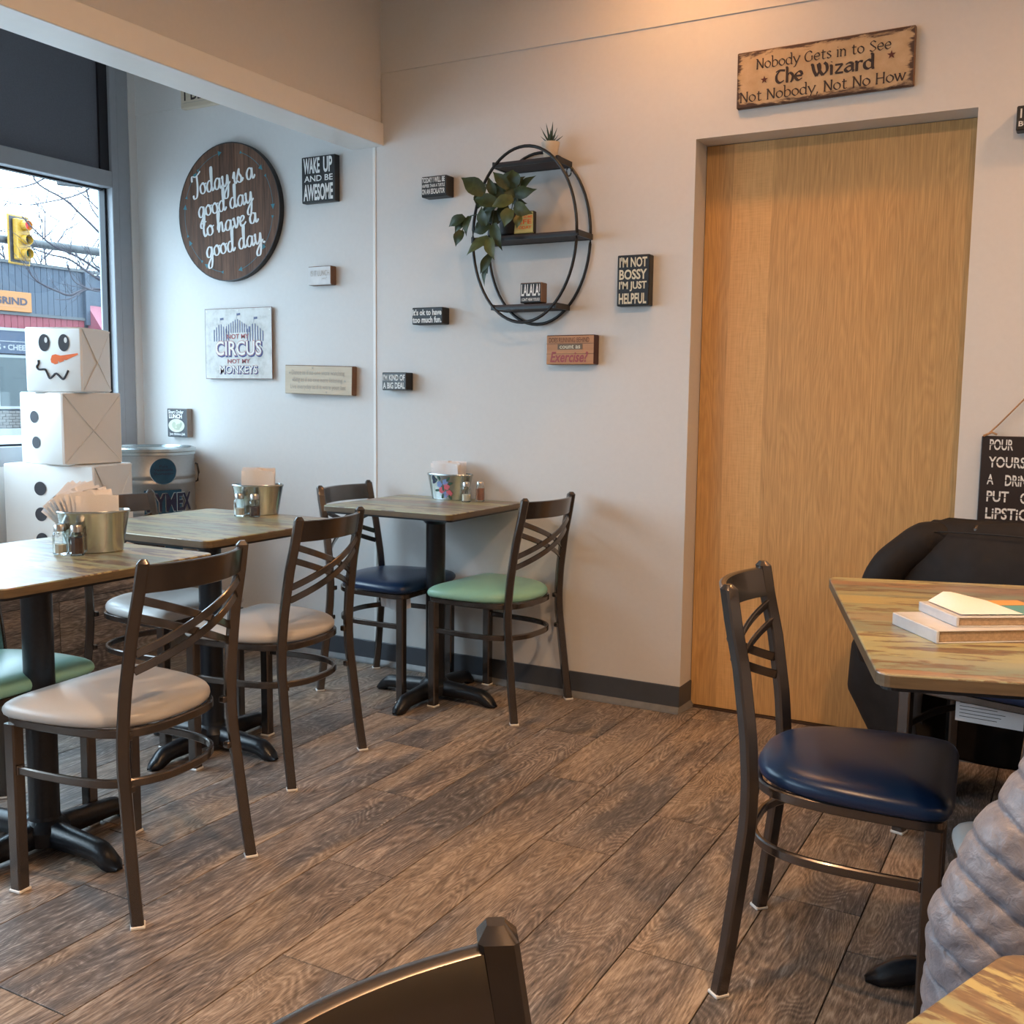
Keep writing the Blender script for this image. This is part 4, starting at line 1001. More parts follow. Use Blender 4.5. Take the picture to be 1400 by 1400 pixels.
# oval wire shelf
SX, SZ, SA, SB = -1.948, 1.848, .229, .335
shelf = thing('wall_shelf', 'oval black wire wall shelf with three dark wood boards', 'shelf', (SX, YW, SZ))
for nm, yy in (('front_ring', -.137), ('rear_ring', -.012)):
    ob(nm, MB().tube([(SA*cos(2*pi*i/64), yy, SB*sin(2*pi*i/64)) for i in range(64)], .0062, 8, True).me(nm, M['wire'], True), shelf)
for z in (.279, -.002, -.270):
    hw = SA*sqrt(max(0, 1-(z/SB)**2))
    hw2 = hw+(.012 if z > .2 else .004)
    ob('shelf_board', MB().box(-hw2+.004, hw2-.004, -.135, -.006, z-.012, z+.006, .002).me('shelf_board', M['shelfwood']), shelf)
    fr = MB()
    for yy in (-.137, -.008): fr.box(-hw2, hw2, yy-.003, yy+.003, z-.014, z-.004)
    for xx in (-hw2, hw2): fr.box(xx-.004, xx+.004, -.137, -.008, z-.014, z+.008)
    ob('board_frame', fr.me('board_frame', M['wire']), shelf)
ob('hanger_loop', MB().tube([(.135+.010*cos(a), -.02, .250+.018*sin(a)) for a in [2*pi*i/16 for i in range(16)]], .003, 6, True).me('hanger_loop', M['wire'], True), shelf)
# succulent on top
pt = thing('potted_succulent', 'small spiky succulent in a cream pot on top of the wall shelf', 'plant', (-1.866, 3.680, 2.1335))
ob('pot', MB().lathe([(.0, 0), (.021, 0), (.024, .004), (.035, .062), (.036, .066), (.032, .066), (.030, .058), (0, .056)], seg=24).me('pot', M['pot'], True, 50), pt)
rr = random.Random(11)
for i in range(19):
    a = i*2.4; el = .35+.95*(i/19); ln = .058-.012*(i % 3)+.02*(i/19)
    d = Vector((cos(a)*cos(el), sin(a)*cos(el), sin(el))); sd = Vector((-sin(a), cos(a), 0)); b = Vector((0, 0, .060))
    V = []; 
    for k in range(5):
        q = k/4; w = .0075*(1-q)**.8*(1 if k else .8); cpt = b+d*ln*q+Vector((0, 0, .008*q*q))
        V += [cpt+sd*w, cpt+d.cross(sd)*w*.5, cpt-sd*w, cpt-d.cross(sd)*w*.5]
    ob('leaf', mesh('leaf', V, [(4*k+j, 4*k+(j+1) % 4, 4*k+4+(j+1) % 4, 4*k+4+j) for k in range(4) for j in range(4)]+[(0, 1, 2, 3)], True, M['succ']), pt)
# trailing plant
LEAVES=[(-2.077, 2.001, -2.167, 2.063, 0.061, 3.53),(-2.092, 2.001, -2.115, 1.947, 0.05, 3.55),(-2.006, 2.002, -2.094, 2.043, 0.044, 3.57),(-2.027, 1.961, -2.122, 1.982, 0.05, 3.54),(-2.045, 1.998, -2.066, 2.066, 0.033, 3.56),(-1.964, 2.03, -1.978, 2.091, 0.061, 3.58),(-1.943, 2.016, -1.884, 2.062, 0.033, 3.6),(-1.954, 1.998, -1.863, 2.004, 0.044, 3.57),(-1.956, 1.966, -2.04, 1.945, 0.05, 3.54),(-1.948, 1.947, -1.878, 1.915, 0.05, 3.56),(-1.957, 1.926, -1.982, 1.866, 0.05, 3.53),(-1.929, 1.9, -1.935, 1.857, 0.033, 3.55),(-2.07, 1.958, -2.069, 1.886, 0.055, 3.57),(-2.172, 1.916, -2.242, 1.887, 0.039, 3.54),(-2.177, 1.914, -2.224, 1.861, 0.033, 3.56),(-2.172, 1.859, -2.198, 1.804, 0.039, 3.53),(-2.144, 1.916, -2.157, 1.844, 0.039, 3.55),(-2.076, 1.886, -2.146, 1.863, 0.05, 3.57),(-2.033, 1.879, -1.996, 1.783, 0.044, 3.54),(-2.07, 1.829, -2.162, 1.775, 0.05, 3.56),(-2.046, 1.823, -2.019, 1.744, 0.044, 3.53),(-2.057, 1.765, -2.102, 1.7, 0.033, 3.55),(-2.071, 1.735, -2.09, 1.654, 0.028, 3.57),(-2.072, 1.887, -2.086, 1.954, 0.044, 3.54),(-1.987, 2.021, -2.046, 2.081, 0.039, 3.56),(-1.983, 2.021, -1.933, 2.065, 0.05, 3.60),(-2.026, 1.973, -2.085, 1.934, 0.044, 3.55),(-1.973, 1.994, -2.019, 2.053, 0.05, 3.59),
 (-2.00,1.98,-1.945,2.035,.05,3.63),(-2.01,1.95,-2.05,1.90,.05,3.60),(-1.985,1.96,-1.93,1.965,.045,3.62),(-2.05,1.93,-2.10,1.90,.05,3.61),(-2.02,2.04,-1.985,2.095,.045,3.61)]
vine = thing('trailing_plant', 'leafy green trailing plant spilling left from the middle shelf board', 'plant', (-2.03, 3.66, 1.856))
ob('pot', MB().lathe([(0, 0), (.036, 0), (.040, .004), (.046, .085), (.047, .09), (.043, .09), (.041, .08), (0, .078)], seg=24).me('pot', M['black'], True, 50), vine)
O0 = Vector((-2.03, 3.66, 1.856))
for i, (ax, az, bx, bz, w, y) in enumerate(LEAVES):
    A = Vector((ax, y, az)); B = Vector((bx, y-.012+.02*((i*3) % 4)/4, bz)); d = B-A; ln = d.length*1.12; d.normalize()
    nrm = Vector((.35*sin(i*1.9), -1, .35*cos(i*2.3))).normalized(); sd = d.cross(nrm).normalized(); nn = sd.cross(d)
    V = []; prof = [0.0, .62, .95, 1.0, .86, .55, .22, 0.0]; w *= 1.12
    for k, p in enumerate(prof):
        q = k/7; cc = A-d*.008+d*ln*q+nn*(.012*sin(pi*q))-O0; hw = w/2*p
        back = -.10*ln if k == 1 else 0
        for sgn in (-1, -.5, 0, .5, 1):
            V.append(cc+sd*hw*sgn+d*(back*abs(sgn))+nn*(.006*abs(sgn)*p))
    F = [(k*5+j, k*5+j+1, (k+1)*5+j+1, (k+1)*5+j) for k in range(7) for j in range(4)]
    ob('leaf', mesh('leaf', V, F, True, M['leaf2'] if i in (8, 9, 10, 11, 19, 20) else M['leafm']), vine)
stm = MB()
for path in ([(-2.03, 3.66, 1.94), (-2.03, 3.60, 2.0), (-2.07, 3.56, 1.97), (-2.10, 3.55, 1.93), (-2.14, 3.55, 1.925), (-2.17, 3.55, 1.915)], [(-2.03, 3.65, 1.94), (-2.05, 3.58, 1.96), (-2.06, 3.57, 1.89), (-2.055, 3.56, 1.82), (-2.07, 3.56, 1.74), (-2.075, 3.56, 1.70)],
             [(-2.02, 3.65, 1.94), (-1.98, 3.60, 2.0), (-1.95, 3.57, 1.97), (-1.935, 3.56, 1.91)], [(-2.16, 3.55, 1.92), (-2.18, 3.55, 1.88), (-2.185, 3.54, 1.84)]):
    stm.tube([tuple(Vector(p)-O0) for p in catmull(path, 5, False)], .0022, 5)
ob('stem', stm.me('stem', M['succ'], True), vine)
t = wall_thing('box_sign', 'small yellow block sign half hidden by the trailing plant on the shelf', 'sign', -1.968, 1.8990, .024, .112, .084, M['yellow'], M['black'], None, yb=3.660)
letters(t, [('HAVE SOME', .01, .020, .08, .010), ('LIFE', .012, .002, .07, .018), ('TODAY', .012, -.020, .07, .012)], M['orange'])
t = wall_thing('box_sign', 'small black LALALA! block standing on the lowest board of the oval shelf', 'sign', -1.913, 1.6262, .050, .094, .078, M['black'], plain('brown_block_side', (.20, .13, .09), .6), None, yb=3.670)
letters(t, [('LALALA!', 0, .010, .082, .046, .02), ("I CAN'T HEAR YOUUU", 0, -.026, .080, .012, .02)], M['letter'])

# ================================================================ drum and wrapped boxes
DC, DR, DH = (-3.93, 3.52), .21, .968
dr = thing('metal_drum', 'galvanised lidded drum with blue shortening label in the window corner', 'drum', (DC[0], DC[1], 0))
prof = [(DR*.97, 0), (DR, .01)]
for zc in (.12, .28, .44, .60, .665, .80, .833):
    prof += [(DR, zc-.014), (DR+.005, zc-.006), (DR+.005, zc+.006), (DR, zc+.014)]
prof += [(DR, .935)]
ob('body', MB().lathe(prof, seg=64).me('body', M['galvd'], True, 60), dr)
ob('lid', MB().lathe([(DR+.004, .930), (DR+.007, .932), (DR+.006, .944), (DR+.010, .948), (DR+.009, .960), (DR-.006, .966), (DR-.012, .958), (0, .952)], seg=64).me('lid', M['galv'], True, 40), dr)
ha = math.atan2(-DC[1], -DC[0])+1.42
ob('handle', MB().tube([((DR+.004)*cos(ha+d)+q*cos(ha), (DR+.004)*sin(ha+d)+q*sin(ha), z) for d, q, z in ((0, 0, .885), (0, .010, .882), (0.0, .016, .84), (0, .010, .80), (0, 0, .797))], .005, 6).me('handle', M['iron'], True), dr)
camdir = math.atan2(0-DC[1], 0-DC[0])      # the label faces the dining room
def on_drum(mb, z0, a0, dr_=.0062):
    mb.V = [((DR+dr_+z)*cos(a0+x/DR), (DR+dr_+z)*sin(a0+x/DR), z0+y) for x, y, z in mb.V]; return mb
la = camdir+.30
def grid_rect(x0, x1, y0, y1, n=16):
    V = [(x0+(x1-x0)*i/n, y, 0) for i in range(n+1) for y in (y0, y1)]; return MB().add(V, [(2*i, 2*i+2, 2*i+3, 2*i+1) for i in range(n)])
ob('label_block', on_drum(grid_rect(-.088, .088, -.62, -.115), .885, la, .0058).me('label_block', M['drumblue'], True), dr)
m = MB()
for k in range(24):
    th = pi*k/24; th2 = pi*(k+1)/24
    x1, x2 = -.060*cos(th), -.060*cos(th2)
    m.add([(x1, -.060*sin(th), 0), (x2, -.060*sin(th2), 0), (x2, .060*sin(th2), 0), (x1, .060*sin(th), 0)], [(0, 1, 2, 3)])
ob('label_disc', on_drum(m, .858, la, .0066).me('label_disc', M['drumblue'], True), dr)
m = MB(); m.tube([(0.061*cos(2*pi*i/40), 0.061*sin(2*pi*i/40), 0) for i in range(40)], .0012, 4, True); ob('disc_outline', on_drum(m, .858, la, .0066).me('disc_outline', M['galv']), dr)
ob('disc_lettering', on_drum(text_mb([('Pure', 0, .024, .038, .014, .0), ('Vegetable', 0, .006, .086, .015), ('Shortening', 0, -.012, .090, .015)], None, 0), .858, la, .0072).me('disc_lettering', M['navyink']), dr)
ob('brand_outline', on_drum(text_mb([('RYMEX', .0, 0, .232, .090, .04)], None, 0), .712, la+.16, .0072).me('brand_outline', M['galv']), dr)
ob('brand_lettering', on_drum(text_mb([('RYMEX', .002, 0, .226, .084, .025)], None, 0), .712, la+.16, .0080).me('brand_lettering', M['navyink']), dr)

def wrapped_box(label, cx, cy, z0, deg, w, d, h):
    t = thing('wrapped_box', label, 'box', (cx, cy, z0), rad(deg), 'white boxes stacked as a snowman')
    ob('carton', MB().box(-w/2, w/2, -d/2, d/2, .0006, h-.0006, .006).me('carton', M['boxpaper'], True, 60), t)
    # folded paper flaps meeting in an X on the right end
    cyc = (0, h*.47)
    cor = [(-d/2+.006, .006), (d/2-.006, .006), (d/2-.006, h-.006), (-d/2+.006, h-.006)]
    for i in range(4):
        a, b = cor[i], cor[(i+1) % 4]; th = (.0042, .0012, .0050, .0012)[i]; x = w/2
        V = [(x, a[0], a[1]), (x, b[0], b[1]), (x, cyc[0], cyc[1]), (x+th*.75, a[0], a[1]), (x+th*.75, b[0], b[1]), (x+th*1.25, cyc[0], cyc[1])]
        ob('paper_flap', mesh('paper_flap', V, [(3, 4, 5), (0, 1, 4, 3), (1, 2, 5, 4), (2, 0, 3, 5)], mat=M['boxpaper']), t)
    for a in cor:
        ob('fold_crease', MB().tube([(w/2+.003, a[0]*.98, a[1]+(h/2-a[1])*.02), (w/2+.0065, cyc[0], cyc[1])], .0022, 6).me('fold_crease', M['boxpaper'], True), t)
    t['_d'] = d
    return t
def on_front(t, mb, mat, name, d, z0):      # mb in (x, world z)
    mb.V = [(x, -d/2-.0008-z, y-z0) for x, y, z in mb.V]; return ob(name, mb.me(name, mat), t)
bb = wrapped_box('widest white paper-wrapped box with dark buttons, bottom of the snowman stack', -3.923, 3.062, .50, 15, .45, .28, .41)
for z in (.805, .693, .582): on_front(bb, disc(MB(), -.038, z, .030, .030), M['felt'], 'button', .28, .50)
mbx = wrapped_box('middle white wrapped box with two dark buttons and taped end folds', -3.902, 3.068, .91, -5, .31, .29, .31)
for x, z in ((-.045, 1.113), (-.036, 1.003)): on_front(mbx, disc(MB(), x, z, .030, .026), M['felt'], 'button', .29, .91)
tb = wrapped_box('top white wrapped box with a snowman face and carrot nose', -3.870, 3.041, 1.22, 21, .256, .236, .273)
for x in (-.038, .051):
    on_front(tb, disc(MB(), x, 1.427, .025, .036), M['felt'], 'eye', .236, 1.22); on_front(tb, disc(MB(), x+.009, 1.438, .007, .012, 16, .0022), M['letter'], 'eye_glint', .236, 1.22)
nose = [(-.011, 1.357), (-.004, 1.375), (.012, 1.379), (.034, 1.373), (.112, 1.384), (.114, 1.378), (.061, 1.355), (.052, 1.361), (.048, 1.350), (.030, 1.344), (.024, 1.352), (.021, 1.340), (.008, 1.337), (-.008, 1.344)]
on_front(tb, MB().add([(.02, 1.360, .0015)]+[(x, z, .0015) for x, z in nose], [(0, i+1, (i+1) % len(nose)+1) for i in range(len(nose))]), M['orange'], 'carrot_nose', .236, 1.22)
mo = [(-.067, 1.354), (-.067, 1.339), (-.075, 1.326), (-.066, 1.315), (-.04, 1.315), (-.031, 1.304), (-.02, 1.28), (-.008, 1.283), (.012, 1.298), (.039, 1.276), (.051, 1.283), (.067, 1.312)]
on_front(tb, MB().tube([(p.x, p.y, .001) for p in catmull([(x, z, 0) for x, z in mo], 4, False)], .0045, 6), M['felt'], 'mouth', .236, 1.22)
for o in (bb, mbx, tb): del o['_d']

# ================================================================ coats
def cloth(name, fn, nu, nv, mat, closed=True, thick=.004, keep=None):
    V = [fn(i/nu, j/nv) for i in range(nu if closed else nu+1) for j in range(nv+1)]; F = []
    N = nu if closed else nu+1
    for i in range(nu):
        for j in range(nv):
            if keep and not keep((i+.5)/nu, (j+.5)/nv): continue
            a = i*(nv+1)+j; b = ((i+1) % N)*(nv+1)+j; F.append((a, a+1, b+1, b))
    me = mesh(name, V, F, True, mat)
    return me
def fbm(x, y, z): return mnoise.noise(Vector((x, y, z)))+.5*mnoise.noise(Vector((x*2.1, y*2.1, z*2.1)))
# black coat on chair CB. local frame: x' along chair width (left->right in view), y' away from the camera
ct = thing('black_coat', 'black coat draped over the chair back on the far side of the right table', 'coat', (-.107, 3.296, 0), rad(-15.7))
def prof_hw(z):
    T = [(.05, .40), (.13, .48), (.18, .515), (.27, .565), (.42, .555), (.55, .50), (.72, .425), (.80, .375), (.845, .325), (.868, .29), (.874, .27)]
    if z <= T[0][0]: return T[0][1]
    for (a, xa), (b, xb) in zip(T[:-1], T[1:]):
        if z <= b: return xa+(xb-xa)*(z-a)/(b-a)
    return T[-1][1]
def coat_fn(u, v):
    z = .874-(.874-.05)*v**1.05
    ph = 2*pi*u; hw = prof_hw(z); drop = .874-z
    by = .085+.03*drop      # chair back is about 6-10 cm behind the seat line
    hd = .018+.10*min(1, drop/.12)**.6*.55+.10*min(1, drop/.5)
    f = 1+.05*sin(ph*9+2*fbm(ph, z*3, 1))*min(1, drop*4)
    x = hw*cos(ph)*(1-.02*sin(7*ph)*drop); s = sin(ph)
    y = by+hd*f*(abs(s)**.8)*(1 if s > 0 else -1)
    fold = .018*fbm(x*7, z*3.2, 5)*min(1, drop*5)
    sag = -.010*cos(ph*1)*0
    zz = z+.012*fbm(x*3, 2, 2)*(1-v)-(.012*(x/.3)**2 if v < .02 else 0)
    return (x, y+fold, zz)
def coat_keep(u, v):
    z = .874-(.874-.05)*v**1.05; ph = 2*pi*u
    if z < .50 and sin(ph) < 0 and abs(cos(ph))*prof_hw(z) < .27: return False
    return True
me = cloth('coat_body', coat_fn, 110, 60, M['blackfab'], keep=coat_keep)
o = ob('coat_body', me, ct); sm = o.modifiers.new('s', 'SOLIDIFY'); sm.thickness = .004
V = []; sl = MB(); pts = [(-.22, .085, .80), (-.30, .065, .80), (-.355, .045, .765), (-.41, .015, .71), (-.455, .01, .62), (-.47, .01, .52), (-.465, .03, .42), (-.45, .05, .36)]
P = catmull(pts, 6, False); sc = [(min(1, .45+.07*i))*(1.0+.025*sin(i*.7)-.004*i) for i in range(len(P))]
sl.tube([tuple(p) for p in P], .062, 16, scale=sc)
ob('sleeve', sl.me('sleeve', M['blackfab'], True), ct)
pip = MB(); pip.tube([(-.29+.58*i/20, coat_fn(.75, .0)[1]-.064+.02*((i-10)/10)**2, .835-.012*((i-10)/10)**2) for i in range(21)], .0022, 5)
ob('yoke_seam', pip.me('yoke_seam', M['lining'], True), ct)
# silver puffer jacket on chair PC: local x' to the right in view, y' away
pj = thing('puffer_jacket', 'silver grey quilted puffer jacket hanging on the chair at the right edge', 'jacket', (.135, 1.642, 0), rad(14))
def puff_hw(z):
    T = [(.10, .27), (.30, .285), (.42, .292), (.50, .287), (.57, .262), (.654, .222), (.715, .188), (.755, .160), (.82, .140), (.86, .130), (.875, .12)]
    if z <= T[0][0]: return T[0][1]
    for (a, xa), (b, xb) in zip(T[:-1], T[1:]):
        if z <= b: return xa+(xb-xa)*(z-a)/(b-a)
    return T[-1][1]
SP = .060
def puff_fn(u, v):
    z = .878-(.878-.12)*v; ph = 2*pi*u; hw = puff_hw(z); drop = .878-z
    s = sin(ph); cx = cos(ph)
    x = hw*cx
    q = (z+.62*x)/SP+.15*fbm(x*3, z*3, 3); fr = q-math.floor(q)
    bulge = 1-abs(2*fr-1)**4.5
    wr = .5+.5*sin((x*.75-z*.9)*165+7*fbm(x*7, z*7, 8))
    edge = (1-bulge)
    b = .0066*bulge+.0042*wr*(.35+edge)*(1-abs(2*fr-1))**.25+.005*fbm(x*11, z*11, 2)
    by = -.064+.02*drop*0
    hd = .020+.055*min(1, drop/.08)**.7+.03*min(1, drop/.5)
    n = Vector((cx, s, 0)); 
    yy = by+hd*(abs(s)**.75)*(1 if s > 0 else -1)
    x2 = x+cx*b*1.2; y2 = yy+s*b*1.3
    return (x2-.01, y2, z)
def puff_keep(u, v):
    z = .878-(.878-.12)*v; ph = 2*pi*u
    if z < .55 and sin(ph) > 0.05 and abs(cos(ph))*puff_hw(z) < .24: return False
    return True
o = ob('jacket_body', cloth('jacket_body', puff_fn, 300, 230, M['puff'], keep=puff_keep), pj); sm = o.modifiers.new('s', 'SOLIDIFY'); sm.thickness = .005; sm.offset = -1

# ================================================================ street outside
def out(name, label, cat, group=None, loc=(0, 0, 0)): return thing(name, label, cat, loc, 0, group)
gz = -.16
st = ob('street', MB().box(-21.5, -7.5, -8, 34, gz-.2, gz-.02).me('street', M['road'])); st['label'] = 'grey asphalt street seen through the window'; st['category'] = 'street'
sw = ob('sidewalk', MB().box(-25.88, -21.5, -8, 34, gz-.2, .02).me('sidewalk', M['walk'])); sw['label'] = 'pale concrete sidewalk along the far shops'; sw['category'] = 'sidewalk'
sw = ob('sidewalk', MB().box(-7.5, -4.4, -8, 34, gz-.2, -.05).me('sidewalk', M['walk'])); sw['label'] = 'pale concrete sidewalk just outside the window'; sw['category'] = 'sidewalk'
FX = -26.0
bl = out('shop_building', 'low shop building across the street with blue siding over a red band', 'building')
ob('wall', MB().box(FX-6, FX-.06, 8, 34, 0, 4.70).me('wall', M['siding']), bl)
bm = MB().box(-.02, .02, -.094, .094, 3.35, 4.72).me('siding_board', M['siding'])
for i in range(24): ob('siding_board', bm, bl, (FX-.02, 16.3+.2*i, 0))
rm = MB().box(-.02, .02, -.094, .094, 2.96, 3.33).me('red_siding_board', M['redsid'])
for i in range(24): ob('red_siding_board', rm, bl, (FX-.0, 16.3+.2*i, 0))
ob('roof_cap', MB().box(FX-.1, FX+.06, 8, 34, 4.72, 4.80).me('roof_cap', M['mast']), bl)
ob('siding_ledge', MB().box(FX, FX+.07, 8, 21.08, 3.32, 3.40).me('siding_ledge', M['mast']), bl)
ob('corner_post', MB().box(FX-.02, FX+.12, 21.0, 21.14, 3.2, 4.72).me('corner_post', M['siding']), bl)
ob('fascia', MB().box(FX, FX+.08, 8, 21.1, 2.26, 2.90).me('fascia', M['navys']), bl)
ob('fascia_trim', MB().box(FX+.0, FX+.10, 8, 21.1, 2.88, 2.96).me('fascia_trim', M['outw']), bl)
ob('fascia_line', MB().box(FX+.0, FX+.095, 8, 21.1, 2.58, 2.60).me('fascia_line', M['outw']), bl)
def facing(mb, y, z, x=FX): mb.V = [(x+zz, y+a, z+b) for a, b, zz in mb.V]; return mb
ob('fascia_lettering', facing(text_mb([('MEATS • CHEESE • DELI', 0, 0, 2.25, .155, .03)], None, .09), 18.68, 2.43).me('fascia_lettering', M['outw']), bl)
for i in range(5):
    y0 = 15.0+1.55*i
    wn = ob('shop_window', MB().box(FX-.03, FX+.03, y0, y0+1.45, .73, 2.24, .02).me('shop_window', M['outw']), bl)
    ob('pane', MB().box(FX+.031, FX+.036, y0+.07, y0+1.38, .82, 2.15).me('pane', M['outgl']), wn)
brm = MB().box(-.03, .03, -.095, .095, -.035, .035, .004).me('brick', M['brick'])
for r in range(6):
    for i in range(36): ob('brick', brm, bl, (FX+.02, 16.0+.2*i+(.1 if r % 2 else 0), .26+.078*r))
ob('footing', MB().box(FX-.05, FX+.10, 8, 34, .0, .21).me('footing', M['outw']), bl)
sg = out('shop_sign', 'orange shop sign ending in RIND on the blue siding', 'sign')
ob('board', MB().box(FX+.04, FX+.14, 16.6, 19.18, 3.41, 3.95, .01).me('board', M['orsign']), sg)
ob('lettering', facing(text_mb([('GRIND', 0, 0, 1.02, .20, .04)], None, .146), 18.53, 3.69).me('lettering', plain('sign_purple', (.018, .010, .022), .5)), sg)
ob('underline', MB().box(FX+.142, FX+.146, 17.2, 19.02, 3.54, 3.55).me('underline', plain('sign_purple_b', (.3, .14, .08), .5)), sg)
aw = out('awning', 'pink-red shop awning at the right end of the blue building', 'awning')
V = [(FX, 21.14, 3.78), (FX, 25.0, 3.78), (FX+1.1, 25.0, 2.45), (FX+1.1, 21.14, 2.45), (FX, 21.14, 2.35), (FX, 25, 2.35), (FX+1.1, 25, 2.2), (FX+1.1, 21.14, 2.2)]
ob('canopy', mesh('canopy', V, [(0, 3, 2, 1), (3, 7, 6, 2), (0, 4, 7, 3), (1, 2, 6, 5), (4, 5, 6, 7)], mat=M['awn']), aw)
# traffic signals
def signal(label, x, y, z0, z1, w, deg, amber=False):
    t = thing('traffic_signal', label, 'traffic light', (x, y, z0), rad(deg), 'traffic signals over the street'); h = z1-z0
    ob('backplate', MB().box(-.02, .02, -w/2, w/2, 0, h, .02).me('backplate', M['mast'] if amber else M['sigy']), t)
    ob('backplate_inner', MB().box(-.03, .03, -w/2+.04, w/2-.04, .04, h-.04, .01).me('backplate_inner', M['sigk']), t)
    ob('housing', MB().box(.03, .16, -w/2+.11, w/2-.11, .09, h-.09, .02).me('housing', M['mast'] if amber else M['sigy']), t)
    for i, m_ in enumerate((M['siggreen'], M['sigk'], M['sigred']) if not amber else (M['sigamber'], M['sigk'], M['sigk'])):
        zc = h*(.22+.28*i)
        hd = ob('visor', MB().lathe([(.105, 0), (.105, .14), (.100, .14), (.100, 0)], seg=16).tr(Matrix.Translation((.16, 0, zc)) @ Matrix.Rotation(rad(90), 4, 'Y')).me('visor', M['sigy']), t)
        ob('lens', MB().lathe([(0, .02), (.095, .02)], seg=16).tr(Matrix.Translation((.15, 0, zc)) @ Matrix.Rotation(rad(90), 4, 'Y')).me('lens', m_), hd)
    return t
signal('yellow framed traffic signal showing red, left in the window', -20, 14.57, 3.90, 4.93, .60, 10)
signal('edge-on yellow traffic signal at the right side of the window pane', -20, 16.92, 3.62, 4.84, .56, 85)
signal('grey traffic signal with amber lamp just below the window transom', -12, 9.55, 3.94, 5.00, .34, -30, True)
mp = out('signal_mast', 'grey horizontal signal mast arm crossing behind the left signal', 'mast arm')
ob('mast_arm', MB().tube([(-20.1, 9.5, 4.30), (-20.1, 14.2, 4.40), (-20.1, 18.2, 4.46)], .085, 10, scale=[.8, 1, 1.2]).me('mast_arm', M['mast'], True), mp)
ob('mast_pole', MB().tube([(-20.1, 18.2, -.14), (-20.1, 18.2, 5.2)], .13, 12).me('mast_pole', M['mast'], True), mp)
mp2 = out('signal_mast', 'nearer signal mast whose arm carries the grey signal above the transom', 'mast arm')
ob('mast_arm', MB().tube([(-12.08, 9.2, 5.06), (-12.08, 14.5, 5.16)], .07, 10).me('mast_arm', M['mast'], True), mp2)
ob('mast_pole', MB().tube([(-12.08, 14.5, -.16), (-12.08, 14.5, 5.4)], .11, 12).me('mast_pole', M['mast'], True), mp2)
# bare trees
LIMBS = [[(11.14, 3.34), (11.01, 3.45), (10.75, 3.64), (10.5, 3.81), (10.24, 3.97), (9.91, 4.07), (9.76, 4.16), (9.74, 4.29)],
[(11.15, 3.5), (10.85, 3.73), (10.63, 3.91), (10.53, 4.07), (10.47, 4.16)], [(11.05, 3.79), (10.89, 3.92), (10.71, 4.08), (10.54, 4.2)],
[(10.71, 4.24), (10.51, 4.1), (10.26, 3.99), (9.9, 3.87), (9.66, 3.8), (9.44, 3.78), (9.22, 3.8)], [(10.03, 4.26), (9.73, 4.1), (9.45, 3.99), (9.22, 3.94), (9.01, 3.91)],
[(11.12, 2.9), (10.86, 3.02), (10.48, 3.2), (10.11, 3.31), (9.82, 3.51), (9.68, 3.66)], [(11.12, 2.79), (10.66, 2.96), (10.29, 3.13), (9.98, 3.16), (9.73, 3.2)],
[(11.12, 2.75), (10.72, 2.72), (10.46, 2.76), (10.27, 2.82), (10.16, 2.96), (10.1, 3.06)], [(10.98, 2.76), (10.59, 2.74), (10.33, 2.63), (10.14, 2.67), (9.91, 2.75), (9.79, 2.84), (9.72, 2.96)],
[(10.59, 2.74), (10.26, 2.57), (10.02, 2.54)], [(11.13, 2.98), (10.7, 3.09), (10.58, 3.22), (10.46, 3.41)]]
tree = out('bare_tree', 'bare street tree whose branches reach in from the right of the pane', 'tree')
ob('trunk', MB().tube([(-13, 11.75, -.07), (-13.02, 11.72, 1.5), (-12.98, 11.68, 2.6), (-13.0, 11.65, 5.2)], .11, 12, scale=[1.3, 1, .85, .45]).me('trunk', M['bark'], True), tree)
rb = random.Random(21)
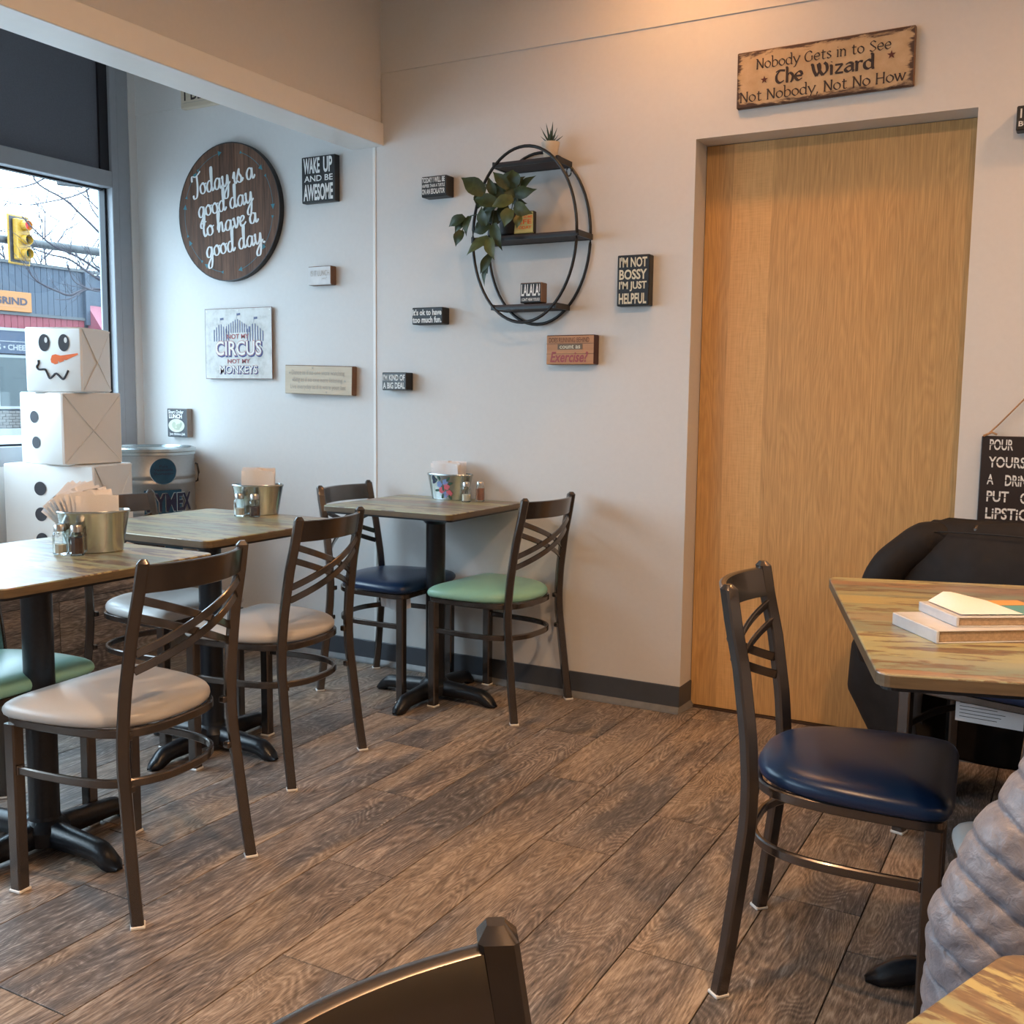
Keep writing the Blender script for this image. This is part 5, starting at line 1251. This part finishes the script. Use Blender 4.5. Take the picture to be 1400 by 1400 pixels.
def twig(mb, p, d, ln, r, depth):
    pts = [p]; q = p.copy(); dd = d.normalized()
    for i in range(4):
        dd = (dd+Vector((rb.uniform(-.25, .25), rb.uniform(-.3, .3), rb.uniform(-.2, .32)))*.6).normalized(); q = q+dd*ln/4; pts.append(q.copy())
    mb.tube([tuple(a) for a in pts], r, 4, scale=[1-.18*i for i in range(5)])
    if depth:
        for a in pts[1:]:
            if rb.random() < .75: twig(mb, a, (dd+Vector((rb.uniform(-.6, .6), rb.uniform(-1, 1), rb.uniform(-.6, 1)))).normalized(), ln*.55, r*.62, depth-1)
for i, L in enumerate(LIMBS):
    m = MB(); pts = [Vector((-13+.25*sin(i*2.1)*(k/len(L)), y, z)) for k, (y, z) in enumerate(L)]
    if L[0][0] > 11.0: pts = [Vector((-13, 11.68, L[0][1]-.12))]+pts
    elif L[0][1] > 4.2: pts = [Vector((-13, 11.66, L[0][1]+.75)), Vector((-13, 11.2, L[0][1]+.55))]+pts
    elif i == 9: pts = [Vector((-13, 10.98, 2.76))]+pts
    P = catmull([tuple(p) for p in pts], 4, False)
    r0 = .024 if i in (0, 5, 6, 8) else .016
    m.tube([tuple(p) for p in P], r0, 6, scale=[1-.72*k/len(P) for k in range(len(P))])
    for k in range(3, len(P)-1):
        if rb.random() < (.62 if i not in (3, 4) else .22):
            d = P[k+1]-P[k]
            twig(m, P[k], (d.normalized()+Vector((rb.uniform(-.4, .4), rb.uniform(-.5, .5), rb.uniform(-.5, 1.0)))).normalized(), rb.uniform(.14, .42), .0052, 1)
    ob('branch', m.me('branch', M['bark'], True), tree)
for ti, (x, y, hh) in enumerate(((-38, 25.5, 7.2), (-40, 28.5, 8.2), (-37, 30.0, 7.0), (-36, 27.4, 6.6))):
    tr_ = out('bare_tree', ['thin bare tree above the roof behind the left signal', 'tall bare tree above the blue building, between the signals', 'bare tree above the roof at the right of the pane', 'small bare tree behind the roof, right of the left signal'][ti], 'tree', 'bare trees beyond the blue building')
    ob('trunk', MB().tube([(x, y, 0), (x, y+.1, 3.5), (x, y, hh*.75)], .13, 8, scale=[1.2, 1, .5]).me('trunk', M['bark'], True), tr_)
    for k in range(13):
        m = MB(); twig(m, Vector((x, y, 3.4+.28*k)), Vector((rb.uniform(-.5, .5), rb.uniform(-1, 1), rb.uniform(.5, 1.2))), rb.uniform(1.2, 2.2), .035, 2)
        ob('branch', m.me('branch', M['bark'], True), tr_)
